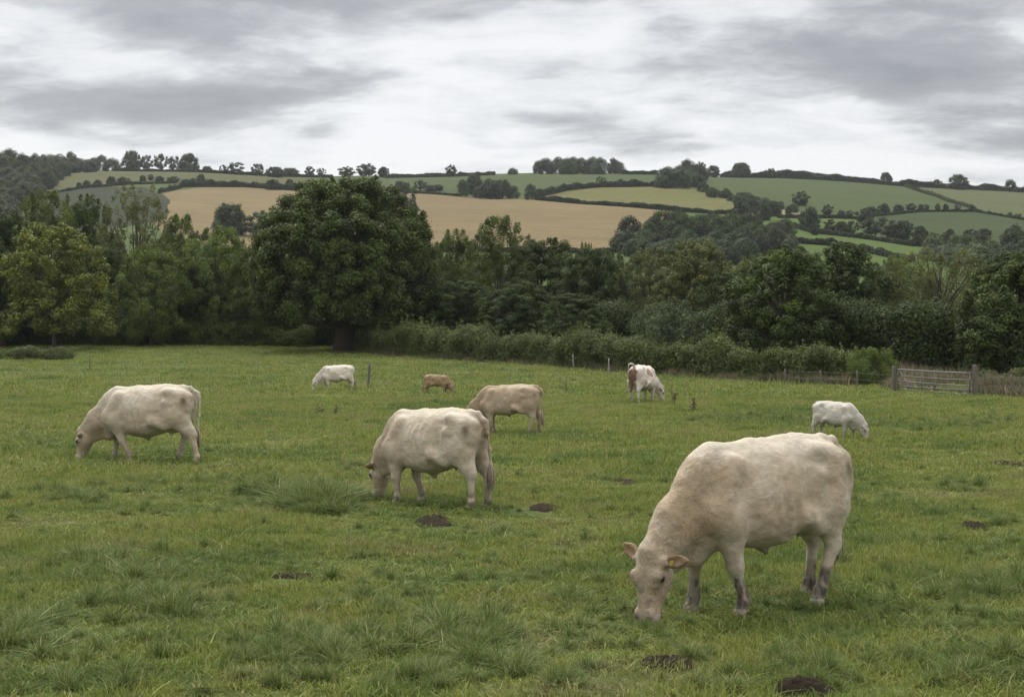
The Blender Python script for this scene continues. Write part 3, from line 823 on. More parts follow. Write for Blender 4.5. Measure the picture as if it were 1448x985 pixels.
# woods on the hill: masses of crowns
def wood(poly, hpx, wpx, step, seed, label, cols, vstep=None, name='far_wood'):
    rng = np.random.RandomState(seed)
    poly = np.array(poly, float)
    bc, br, bt = [], [], []
    vs = vstep or step * 0.5
    for yy in np.arange(poly[:, 1].min(), poly[:, 1].max(), vs):
        for xx in np.arange(poly[:, 0].min() + rng.uniform(0, step), poly[:, 0].max(), step):
            px = xx + rng.uniform(-0.4, 0.4) * step; py = yy + rng.uniform(-0.4, 0.4) * vs
            if not pip(poly, np.array([px]), np.array([py]))[0]: continue
            x, y, z = hp(px, py)
            hh = hpx * y / F * rng.uniform(0.62, 1.15); ww = wpx * y / F * rng.uniform(0.7, 1.15)
            tb = rng.uniform(0.15, 0.85)
            n = 16
            ga = 2.399
            for i in range(n):
                s = (i + 0.5) / n; th = i * ga + rng.rand()
                r = ww * 0.20 * rng.uniform(0.8, 1.25)
                wr = ww / 2 * float(crown_profile('dome', np.array(s))) - r * 0.5
                bc.append((x + math.cos(th) * wr, y + math.sin(th) * wr, z + hh * (0.12 + 0.85 * s) - r * 0.3)); br.append(r)
                bt.append(tb + 0.06 * rng.normal())
    v, f, t_ = blob_leaves(np.array(bc), np.array(br), 3.8, 0.62, rng, 0.8, 0.5, 0.25, bt, 0.85, 0.3)
    leaf_obj(name, (v, f, t_), cols, label, 'wood', None, 'stuff')
wood([(-60, 300), (-60, 232), (0, 233), (60, 240), (120, 238), (120, 242), (95, 245), (76, 266), (66, 280), (20, 300)], 26, 26, 13, 201, 'dark rounded wood covering the hill at the far left', (0.025, 0.036, 0.011), 7)
wood([(60, 243), (160, 239), (160, 242), (100, 246), (60, 250)], 23, 26, 12, 214, 'tall end of the dark wood on the left skyline', (0.023, 0.033, 0.011), 2.5)
wood([(650, 275), (662, 268), (700, 272), (752, 282), (752, 285), (690, 280), (650, 277)], 24, 20, 10, 202, 'diagonal copse dividing the skyline pasture from the golden field', FC[1], 5)
wood([(660, 262), (672, 262), (690, 271), (664, 270)], 24, 18, 9, 208, 'taller head of the diagonal copse in the middle of the hill', FC[0], 5)
wood([(755, 245), (800, 243), (880, 243), (880, 246), (755, 247)], 21, 22, 11, 203, 'dark wood along the middle skyline', FC[1], 2.2)
wood([(690, 246), (760, 245), (760, 247), (690, 247)], 11, 16, 10, 209, 'low fringe of trees left of the middle skyline wood', FC[2], 2.2)
wood([(925, 266), (945, 255), (985, 248), (990, 256), (1000, 272), (960, 270)], 26, 28, 13, 204, 'big dark copse on the hill right of the middle skyline wood', FC[0], 6)
wood([(985, 272), (1000, 270), (1045, 279), (1112, 294), (1140, 302), (1112, 300), (1040, 286)], 12, 15, 9, 205, 'thick diagonal tree belt running down from the hill copse', FC[1], 4)
wood([(872, 352), (888, 338), (960, 324), (1050, 324), (1100, 338), (1112, 348), (1070, 372), (990, 385), (900, 372)], 29, 34, 21, 206, 'large dark hillside wood in the valley right of the golden field', (0.021, 0.036, 0.010), 8)
wood([(1306, 372), (1320, 348), (1360, 345), (1400, 358), (1410, 378), (1350, 385)], 20, 28, 14, 207, 'pale green wood in the valley above the fine leaved olive tree', (0.054, 0.074, 0.029), 7)
wood([(1412, 380), (1425, 345), (1460, 338), (1500, 340), (1500, 385)], 28, 28, 14, 210, 'dark wood in the valley at the right edge', FC[0], 7)
wood([(-60, 320), (0, 300), (22, 306), (10, 330)], 26, 26, 14, 211, 'grey green valley wood at the left edge', (0.048, 0.058, 0.032), 8)
wood([(1420, 271), (1490, 273), (1490, 275), (1420, 272)], 16, 22, 11, 212, 'small wood on the skyline at the right edge', FC[0], 2.2)
wood([(1085, 345), (1112, 336), (1135, 350), (1110, 368)], 26, 30, 14, 213, 'lighter green trees at the right end of the hillside wood', (0.045, 0.059, 0.027), 8)

# hedges on the hill
def hill_hedge(pp, hpx, label, seed, col=FC[0], bt=0.45):
    pts = []
    for (x0, y0), (x1, y1) in zip(pp[:-1], pp[1:]):
        n = max(2, int(abs(x1 - x0) / 12) + int(abs(y1 - y0) / 6))
        for k in range(n): pts.append(hp(x0 + (x1 - x0) * k / n, y0 + (y1 - y0) * k / n))
    pts.append(hp(*pp[-1]))
    ym = np.mean([p[1] for p in pts])
    leaf_obj('hill_hedge', strip_leaves(pts, hpx * ym / F, 1.5, 2.6, 0.8, seed, bt, 0.8, 0, 0.35), col, label, 'hedge', 'hedges dividing the hill fields')
hill_hedge([(76, 271), (120, 264), (180, 260), (250, 259)], 3, 'thin hedge under the small round trees above the ploughed field', 301)
hill_hedge([(225, 273), (245, 267), (275, 258)], 6, 'short diagonal hedge between ploughed field and golden field', 302)
hill_hedge([(262, 263), (345, 264), (420, 270), (450, 271)], 8, 'thick dark hedge above the left golden field', 303)
hill_hedge([(160, 242), (290, 246), (400, 250), (470, 251)], 4, 'skyline hedge under the five tall trees', 304)
hill_hedge([(545, 251), (640, 249), (700, 247)], 5, 'skyline hedge around the single round tree', 305, FC[2])
hill_hedge([(545, 270), (600, 273), (652, 277)], 3, 'thin hedge along the top of the middle golden field', 306)
hill_hedge([(752, 277), (800, 268), (850, 264), (928, 264)], 8, 'bushy hedge above the pale yellow green field', 307)
hill_hedge([(758, 284), (820, 290), (880, 294), (960, 299), (1040, 300)], 6, 'dark hedge between golden field and pale yellow green field', 308)
hill_hedge([(880, 246), (930, 246)], 5, 'skyline hedge between the middle wood and the copse', 309)
hill_hedge([(1020, 250), (1100, 252), (1140, 254), (1200, 258), (1290, 265), (1400, 271), (1500, 276)], 8, 'long dark skyline hedge running to the right edge', 310)
hill_hedge([(1100, 252), (1180, 256)], 11, 'taller stretch of the right skyline hedge', 311)
hill_hedge([(1280, 265), (1320, 278), (1350, 288), (1380, 298)], 4, 'broken hedge climbing diagonally across the right pastures', 312, FC[2])
hill_hedge([(1220, 303), (1300, 299), (1378, 300), (1448, 310)], 3, 'thin hedge under the lollipop trees', 313)
hill_hedge([(1125, 348), (1180, 352), (1240, 364), (1292, 376)], 9, 'dark hedge across the bottom of the bright green paddock', 314)
hill_hedge([(1110, 318), (1150, 330), (1200, 338), (1290, 352)], 6, 'hedge under the dark trees of the right slope', 315)
hill_hedge([(1100, 305), (1180, 304), (1225, 306)], 5, 'hedge along the top of the bright green paddock', 316)
hill_hedge([(790, 354), (840, 354), (900, 352)], 7, 'hedge along the foot of the middle golden field', 317)
hill_hedge([(400, 345), (520, 350), (640, 352), (790, 355)], 7, 'hedge at the bottom of the golden field behind the tree line', 318)

# ------------------------------------------------------------------ gate, posts, fence
WOODM = m_simple('weathered_wood', (0.125, 0.110, 0.088), 0.9, 0.35, 3.0, 0.5, 14.0, vec=(4, 4, 0.7))
DARKW = m_simple('old_stake_wood', (0.13, 0.115, 0.095), 0.9, 0.35, 3.0, 0.5, 14.0, vec=(4, 4, 0.7))
GALV = m_simple('galvanised_steel', (0.145, 0.148, 0.145), 0.6, 0.25, 4.0, 0.15, 20.0, 0.6)
WIRE = m_simple('fence_wire', (0.16, 0.16, 0.155), 0.6, 0.2, 4.0, 0.1, 20.0, 0.6)
WHITEP = m_simple('white_plastic_post', (0.26, 0.26, 0.245), 0.6, 0.15, 3.0, 0.1, 20.0)

def post_mesh(h, w, seed, m, tilt=0.0, taper=0.9):
    rng = np.random.RandomState(seed)
    mb = MB()
    k = 6
    pts = [(tilt * i / k * h + 0.004 * rng.normal(), 0.004 * rng.normal(), -0.35 + (h + 0.35) * i / k) for i in range(k + 1)]
    mb.tube(pts, [w / 2 * (1 + (taper - 1) * i / k) for i in range(k)] + [w / 2 * taper * 0.8], 9, noise=0.18, seed=seed)
    return mb.mesh('post', m, True)
def stand(name, px, py, h, w, m, label, cat='post', tilt=0.0, seed=0, group=None):
    x, y, z = gp(px, py)
    o = link(name, post_mesh(h, w, seed, m, tilt), None, (x, y, z))
    return tag(o, label, cat, group)

xl, yl, zl = gp(1264, 553.5); xr, yr_, zr = gp(1378.5, 561)
hl, hr = 36.5 * yl / F, 45 * yr_ / F
def gpost(h, w):
    mb = MB()
    # squared timber with bevelled, weathered top
    ww = w / 2; rng = np.random.RandomState(int(h * 100))
    zs = [-0.4, 0.0, h * 0.33, h * 0.66, h - 0.06, h]
    V_ = []
    for i, zz in enumerate(zs):
        q = ww * (1 - 0.04 * i) * (0.72 if i == len(zs) - 1 else 1)
        for sx_, sy_ in ((-1, -1), (-.8, -1), (.8, -1), (1, -.8), (1, .8), (.8, 1), (-.8, 1), (-1, .8)):
            V_.append((sx_ * q * (1 if abs(sx_) < 1 else 0.97) + 0.004 * rng.normal(), sy_ * q + 0.004 * rng.normal(), zz))
    f = [[i * 8 + j, i * 8 + (j + 1) % 8, (i + 1) * 8 + (j + 1) % 8, (i + 1) * 8 + j] for i in range(len(zs) - 1) for j in range(8)]
    f += [[7, 6, 5, 4, 3, 2, 1, 0], [(len(zs) - 1) * 8 + j for j in range(8)]]
    mb.add(V_, f)
    return mb.mesh('gate_post', WOODM)
o = link('gate_post', gpost(hl, 0.21), None, (xl, yl, zl)); tag(o, 'grey wooden gate post on the left side of the metal gate', 'gate post', 'gate posts'); o.rotation_euler = (0, 0.01, 0.3)
o = link('gate_post', gpost(hr, 0.19), None, (xr, yr_, zr)); tag(o, 'grey wooden gate post on the right side of the metal gate', 'gate post', 'gate posts'); o.rotation_euler = (0, -0.01, 0.35)
gate = thing('field_gate', 'galvanised metal five bar field gate hanging between two wooden posts', 'gate', (xl, yl, zl))
A = np.array([0.16, -0.03, 0.0]); B = np.array([xr - xl - 0.16, yr_ - yl + 0.03, zr - zl])
def gpt(u, hz): return tuple(A + (B - A) * u + np.array([0, 0, hz]))
def row_h(pyl, pyr): return EYE + (HY - pyl) * yl / F - zl, EYE + (HY - pyr) * yr_ / F - zr
bars = [(522, 527.5), (531, 537.5), (538.5, 545.5), (545, 551.5), (550, 557)]
for i, (a_, b_) in enumerate(bars):
    za, zb = row_h(a_, b_)
    mb = MB(); rr = 0.032 if i == 0 else 0.024
    p0 = np.array(gpt(0.0, za)); p1 = np.array(gpt(1.0, zb))
    mb.tube([p0 + (p1 - p0) * k - np.array([0, 0, 0.015 * math.sin(math.pi * k)]) for k in np.linspace(0, 1, 8)], [rr] * 8, 8)
    link('bar', mb.mesh('bar', GALV, True), gate)
def gate_upright(u, extra=0.0):
    za, zb = row_h(*bars[0]); zc_, zd = row_h(*bars[-1])
    t1 = np.array(gpt(u, za + (zb - za) * u)); t0 = np.array(gpt(u, zc_ + (zd - zc_) * u))
    mb = MB(); mb.tube([t0 - np.array([0, 0.0, 0.02]), t1 + np.array([0, 0, extra])], [0.026, 0.026], 8)
    link('upright', mb.mesh('upright', GALV, True), gate)
for u in (0.01, 0.36, 0.53, 0.985): gate_upright(u)
for u0, u1, r0_, r1_ in ((0.02, 0.22, 0, 4), (0.62, 0.52, 0, 4)):
    mb = MB()
    za, zb = row_h(*bars[r0_]); zc_, zd = row_h(*bars[r1_])
    mb.tube([gpt(u0, za + (zb - za) * u0), gpt(u1, zc_ + (zd - zc_) * u1)], [0.018, 0.018], 6)
    link('brace', mb.mesh('brace', GALV, True), gate)
mb = MB(); za, zb = row_h(*bars[1])
mb.box(np.array(gpt(-0.015, za)), (0.16, 0.03, 0.05), 0.1); mb2 = mb
link('hinge', mb.mesh('hinge', GALV), gate)
mb = MB(); mb.box(np.array(gpt(1.01, zb)), (0.14, 0.03, 0.06), 0.1); link('latch', mb.mesh('latch', GALV), gate)

# wire fences either side of the gate
def wire_fence(pts, heights, label, posts, ph=1.1, wr=0.006):
    base = pts[0]
    o = thing('wire_fence', label, 'fence', base)
    for hgt in heights:
        mb = MB(); P_ = []
        for i in range(len(pts) - 1):
            p, q = np.array(pts[i]), np.array(pts[i + 1])
            for k in np.linspace(0, 1, 6)[:-1]:
                P_.append(p + (q - p) * k + np.array([0, 0, hgt - 0.05 * math.sin(math.pi * k)]) - np.array(base))
        P_.append(np.array(pts[-1]) + np.array([0, 0, hgt]) - np.array(base))
        mb.tube(P_, [wr] * len(P_), 5)
        link('wire', mb.mesh('wire', WIRE, True), o)
    for k, i in enumerate(posts):
        c = link('post', post_mesh(ph, 0.10, 70 + k, DARKW), o); c.location = tuple(np.array(pts[i]) - np.array(base))
wire_fence([gp(1110, 545.5), gp(1160, 547), gp(1212, 549), gp(1261, 552.5)], [0.85, 0.5], 'sagging wire fence in front of the low hedge left of the gate', [0, 1, 2], 0.95)
wire_fence([gp(1382, 561), gp(1402, 560), gp(1430, 560), gp(1475, 561)], [0.85, 0.45], 'wire fence running right from the gate to the photo edge', [2], 0.95, 0.010)

stand('fence_post', 519.5, 548, 1.42, 0.15, DARKW, 'leaning grey wooden post behind the white cow at mid field', tilt=0.10, seed=1)
stand('fence_post', 127, 525, 1.15, 0.075, DARKW, 'thin brown stake standing alone at the left above the left cow', seed=2)
stand('fence_post', 861, 526.5, 1.0, 0.10, WHITEP, 'short white post in front of the hedge left of the brown and white cow', seed=3)
stand('fence_post', 812, 523, 1.15, 0.13, m_simple('pale_post', (0.17, 0.18, 0.185), 0.8, 0.2), 'pale leaning post half hidden in the hedge', seed=4, tilt=-0.1)
stand('fence_post', 285, 511, 0.5, 0.06, WHITEP, 'tiny pale peg in the far grass above the left cow', seed=5)
stand('fence_post', 365, 524, 0.55, 0.05, DARKW, 'tiny dark stake in the far grass left of the white cow at mid field', seed=6)
stand('fence_post', 228, 520, 0.5, 0.05, DARKW, 'tiny dark stake in the far grass near the centre left', seed=7)
stand('fence_post', 202, 519, 0.5, 0.05, DARKW, 'tiny dark stake left of another tiny stake in the far grass', seed=8)

# dead docks and thistles
STEM = m_simple('dead_stem', (0.13, 0.10, 0.062), 0.9, 0.3, 8.0, 0.2)
def dock(px, py, hpx, wpx, seed, label, n=4, lean=0.2):
    rng = np.random.RandomState(seed)
    x, y, z = gp(px, py); H = hpx * y / F; Wd = wpx * y / F
    mb = MB()
    for i in range(n):
        a = rng.uniform(-1, 1) * Wd / 2; hh = H * (1 if i == 0 else rng.uniform(0.4, 0.85))
        bx = a * 0.4
        P_ = [(bx, rng.normal() * 0.03, -0.05), (bx + (a - bx) * 0.4, 0, hh * 0.45), (a + rng.normal() * 0.02, rng.normal() * 0.03, hh)]
        mb.tube(P_, [0.016, 0.012, 0.006], 5)
        for k in range(10):
            f_ = rng.uniform(0.55, 1.0); px_ = bx + (a - bx) * f_; zz = hh * f_; s = rng.uniform(0.012, 0.028)
            c = np.array([px_ + rng.normal() * 0.025, rng.normal() * 0.025, zz])
            d = rng.normal(size=(4, 3)) * s
            mb.add(c + d, [[0, 1, 2], [0, 2, 3], [0, 3, 1], [1, 3, 2]])
    o = link('dead_dock', mb.mesh('dead_dock', STEM), None, (x, y, z))
    tag(o, label, 'weed', 'dead dock plants in the field')
dock(951, 573, 30, 12, 1, 'tallest dead brown dock plant right of the brown and white cow', 6)
dock(983, 582, 22, 20, 2, 'spreading dead dock plant right of the tallest one', 5)
dock(801, 555, 24, 5, 3, 'thin dead dock stem standing alone right of the tan cow', 2)
dock(667, 534, 13, 5, 4, 'small reddish dock stem right of the brown calf', 2)
dock(452, 587, 13, 12, 5, 'dark dead weed clump below the white cow at mid field', 5)
dock(473, 588, 15, 8, 6, 'dark weed stems right of the clump below the white cow', 4)

# bare mud patches and dung
def b_mud(n):
    o = n.new('ShaderNodeTexCoord').outputs['Object']
    c = n.mix(n.noise(o, 9.0, 5, 0.65), (0.016, 0.013, 0.009), (0.055, 0.043, 0.030))
    p = n.new('ShaderNodeBsdfPrincipled', Base_Color=c, Roughness=1.0)
    p.inputs['Specular IOR Level'].default_value = 0.05
    n.set(p, 'Normal', n.new('ShaderNodeBump', Height=n.noise(o, 30.0, 5, 0.7), Strength=0.8, Distance=0.03).outputs[0])
    n.new('ShaderNodeOutputMaterial', Surface=p.outputs[0])
MUD = mat('mud', b_mud)
def mud(px, py, wpx, hpx, seed, label, hgt=0.05):
    x, y, z = gp(px, py)
    rng = np.random.RandomState(seed)
    Wd = wpx * y / F; D = hpx * y * y / (F * EYE)
    nr_, na = 20, 60
    V_ = []; F_ = []
    for i in range(nr_ + 1):
        for j in range(na):
            r = i / nr_; th = 2 * math.pi * j / na
            k = 1 + 0.28 * vnoise(np.array([math.cos(th) * 2 + seed]), np.array([math.sin(th) * 2]), seed=seed)[0]
            vx, vy = Wd / 2 * r * math.cos(th) * k, D / 2 * r * math.sin(th) * k
            clod = abs(fbm(np.array([vx * 16]), np.array([vy * 16]), seed=seed, octs=4)[0])
            zz = float(Z(x + vx, y + vy)) - z + hgt * (1 - r ** 4) * (0.62 + 0.5 * min(clod, 1.0)) + 0.012 - 0.05 * r ** 4
            V_.append((vx, vy, zz))
    for i in range(nr_):
        for j in range(na):
            F_.append([i * na + j, (i + 1) * na + j, (i + 1) * na + (j + 1) % na, i * na + (j + 1) % na])
    mb = MB(); mb.add(V_, F_)
    o = link('mud_patch', mb.mesh('mud_patch', MUD, True), None, (x, y, z)); tag(o, label, 'mud patch', 'bare mud patches in the grass')
MUDS = [(613, 738, 58, 12, 1, 'dark mud patch below the hooves of the middle cow', 0.07),
 (415, 815, 80, 10, 2, 'brown worn mud patch in the grass at the lower left', 0.03),
 (943, 947, 84, 15, 3, 'grey mud patch below the head of the big foreground cow', 0.06),
 (1130, 983, 104, 14, 4, 'black mud at the bottom edge of the photo', 0.085),
 (1424, 656, 44, 7, 5, 'dark mud patch at the right edge level with the cows', 0.07),
 (1376, 747, 36, 10, 6, 'dark mud clods right of the big foreground cow', 0.07),
 (768, 722, 54, 8, 7, 'broken dark mud clods right of the middle cow', 0.05),
 (884, 683, 46, 8, 8, 'brown mud patch left of the back of the big foreground cow', 0.04)]
for m_ in MUDS: mud(*m_)
# ------------------------------------------------------------------ cattle
class Field:
    """signed field on a voxel grid with smooth unions; the surface is read off as one mesh"""
    def __init__(self, lo, hi, res):
        self.lo = np.array(lo, float); self.res = res
        self.n = np.ceil((np.array(hi) - self.lo) / res).astype(int) + 1
        self.ax = [self.lo[i] + res * np.arange(self.n[i]) for i in range(3)]
        self.f = np.full(self.n, 1.0, np.float32)
    def _box(self, lo, hi):
        sl = []
        for i in range(3):
            a = int(max(0, math.floor((lo[i] - self.lo[i]) / self.res))); b = int(min(self.n[i], math.ceil((hi[i] - self.lo[i]) / self.res) + 1))
            if b <= a: return None
            sl.append(slice(a, b))
        return tuple(sl)
    def apply(self, fn, lo, hi, k=0.05, cut=False):
        m = k + 0.03
        sl = self._box(np.array(lo) - m, np.array(hi) + m)
        if sl is None: return
        X, Y, Zz = np.meshgrid(self.ax[0][sl[0]], self.ax[1][sl[1]], self.ax[2][sl[2]], indexing='ij')
        d = fn(X, Y, Zz).astype(np.float32); c = self.f[sl]
        if cut:
            hk = np.maximum(k - np.abs(c + d), 0) / k
            self.f[sl] = np.maximum(c, -d) + hk * hk * k * 0.25
        else:
            hk = np.maximum(k - np.abs(c - d), 0) / k
            self.f[sl] = np.minimum(c, d) - hk * hk * k * 0.25
    def cone(self, a, b, ra, rb, k=0.05, sq=(1, 1, 1), cut=False):
        a = np.array(a, float); b = np.array(b, float); s = np.array(sq, float); mr = max(ra, rb) * max(s)
        A_, B_ = a / s, b / s; ab = B_ - A_; L2 = float(ab @ ab) + 1e-12
        def fn(X, Y, Zz):
            px, py, pz = X / s[0] - A_[0], Y / s[1] - A_[1], Zz / s[2] - A_[2]
            t = np.clip((px * ab[0] + py * ab[1] + pz * ab[2]) / L2, 0, 1)
            d = np.sqrt((px - t * ab[0]) ** 2 + (py - t * ab[1]) ** 2 + (pz - t * ab[2]) ** 2) - (ra + (rb - ra) * t)
            return d * min(s)
        self.apply(fn, np.minimum(a, b) - mr, np.maximum(a, b) + mr, k, cut)
    def ball(self, c, r, k=0.04, cut=False, sq=(1, 1, 1)):
        self.cone(c, np.array(c) + 1e-4, r, r, k, sq, cut)
    def ellip(self, c, axes, radii, k=0.03, cut=False):
        """axes: 3x3 rows are unit axes"""
        c = np.array(c, float); Ax = np.array(axes, float); rd = np.array(radii, float)
        def fn(X, Y, Zz):
            q = [((X - c[0]) * Ax[i, 0] + (Y - c[1]) * Ax[i, 1] + (Zz - c[2]) * Ax[i, 2]) / rd[i] for i in range(3)]
            n0 = np.sqrt(q[0] ** 2 + q[1] ** 2 + q[2] ** 2)
            n1 = np.sqrt((q[0] / rd[0]) ** 2 + (q[1] / rd[1]) ** 2 + (q[2] / rd[2]) ** 2) + 1e-9
            return n0 * (n0 - 1) / n1
        m = rd.max()
        self.apply(fn, c - m, c + m, k, cut)
    def loft(self, frame, origin, st, p=2.3, k=0.05, taper=0.10):
        """st rows: s, top, bot, half width along frame axes (s, n, y)"""
        O = np.array(origin, float); A_ = np.array(frame, float); st = np.array(st, float)
        pts = []
        for s, tp, bt, wd in st:
            for n_ in (tp, bt):
                for y_ in (-wd, wd): pts.append(O + A_[0] * s + A_[1] * n_ + A_[2] * y_)
        pts = np.array(pts)
        ss = np.linspace(st[0, 0], st[-1, 0], 160)
        # smooth (monotone-ish) resampling of the stations
        def res(col):
            v = np.interp(ss, st[:, 0], st[:, col]); w_ = max(3, int(160 * 0.05)) | 1
            pad = np.concatenate([np.full(w_, v[0]), v, np.full(w_, v[-1])]); kr = np.hanning(w_ + 2)[1:-1]; kr /= kr.sum()
            return np.convolve(pad, kr, 'same')[w_:-w_]
        tp, bt, wd = res(1), res(2), res(3)
        def fn(X, Y, Zz):
            dx, dy, dz = X - O[0], Y - O[1], Zz - O[2]
            s = dx * A_[0, 0] + dy * A_[0, 1] + dz * A_[0, 2]
            n_ = dx * A_[1, 0] + dy * A_[1, 1] + dz * A_[1, 2]
            y_ = dx * A_[2, 0] + dy * A_[2, 1] + dz * A_[2, 2]
            T, B_, W_ = np.interp(s, ss, tp), np.interp(s, ss, bt), np.interp(s, ss, wd)
            c = (T + B_) / 2; hh = (T - B_) / 2
            ze = (n_ - c) / hh
            we = W_ * (1 - taper * np.clip(ze, -1, 1.2))
            r = (np.abs(y_ / we) ** p + np.abs(ze) ** p) ** (1 / p)
            d = (r - 1) * np.minimum(we, hh) * 0.9
            over = np.maximum(np.maximum(ss[0] - s, s - ss[-1]), 0)
            return np.where(over > 0, np.sqrt(np.maximum(d, 0) ** 2 + over ** 2) + np.minimum(d, 0) * 0.0, d)
        self.apply(fn, pts.min(0), pts.max(0), k)
    def surface(self):
        f = self.f; n = self.n
        sgn = f < 0
        c = [sgn[i:n[0] - 1 + i, j:n[1] - 1 + j, l:n[2] - 1 + l] for i in (0, 1) for j in (0, 1) for l in (0, 1)]
        s_ = sum(x.astype(np.int8) for x in c)
        act = np.argwhere((s_ > 0) & (s_ < 8))
        ids = np.full(tuple(n - 1), -1, np.int64); ids[tuple(act.T)] = np.arange(len(act))
        P_ = np.zeros((len(act), 3)); cnt = np.zeros(len(act))
        cor = [(i, j, l) for i in (0, 1) for j in (0, 1) for l in (0, 1)]
        for a in range(8):
            for b in range(a + 1, 8):
                d = np.abs(np.array(cor[a]) - np.array(cor[b]))
                if d.sum() != 1: continue
                fa = f[act[:, 0] + cor[a][0], act[:, 1] + cor[a][1], act[:, 2] + cor[a][2]]
                fb = f[act[:, 0] + cor[b][0], act[:, 1] + cor[b][1], act[:, 2] + cor[b][2]]
                m = (fa < 0) != (fb < 0)
                t = np.where(m, fa / (fa - fb + 1e-12), 0)
                p = np.array(cor[a])[None] + t[:, None] * (np.array(cor[b]) - np.array(cor[a]))[None]
                P_[m] += p[m]; cnt[m] += 1
        P_ = P_ / cnt[:, None] + act
        V = self.lo + P_ * self.res
        Fs = []
        for ax in range(3):
            o1, o2 = [(1, 2), (2, 0), (0, 1)][ax]
            a = np.take(sgn, range(n[ax] - 1), ax); b = np.take(sgn, range(1, n[ax]), ax)
            for flip, m in ((0, a & ~b), (1, ~a & b)):
                e = np.argwhere(m)
                e = e[(e[:, o1] > 0) & (e[:, o2] > 0) & (e[:, o1] < n[o1] - 1) & (e[:, o2] < n[o2] - 1)]
                q = []
                for u, v_ in ((0, 0), (1, 0), (1, 1), (0, 1)):
                    g_ = e.copy(); g_[:, o1] -= 1 - u; g_[:, o2] -= 1 - v_
                    q.append(ids[g_[:, 0], g_[:, 1], g_[:, 2]])
                q = np.stack(q, 1)
                if flip: q = q[:, ::-1]
                Fs.append(q)
        return V, np.concatenate(Fs)

def rotz(a):
    return np.array([[math.cos(a), -math.sin(a), 0], [math.sin(a), math.cos(a), 0], [0, 0, 1]])

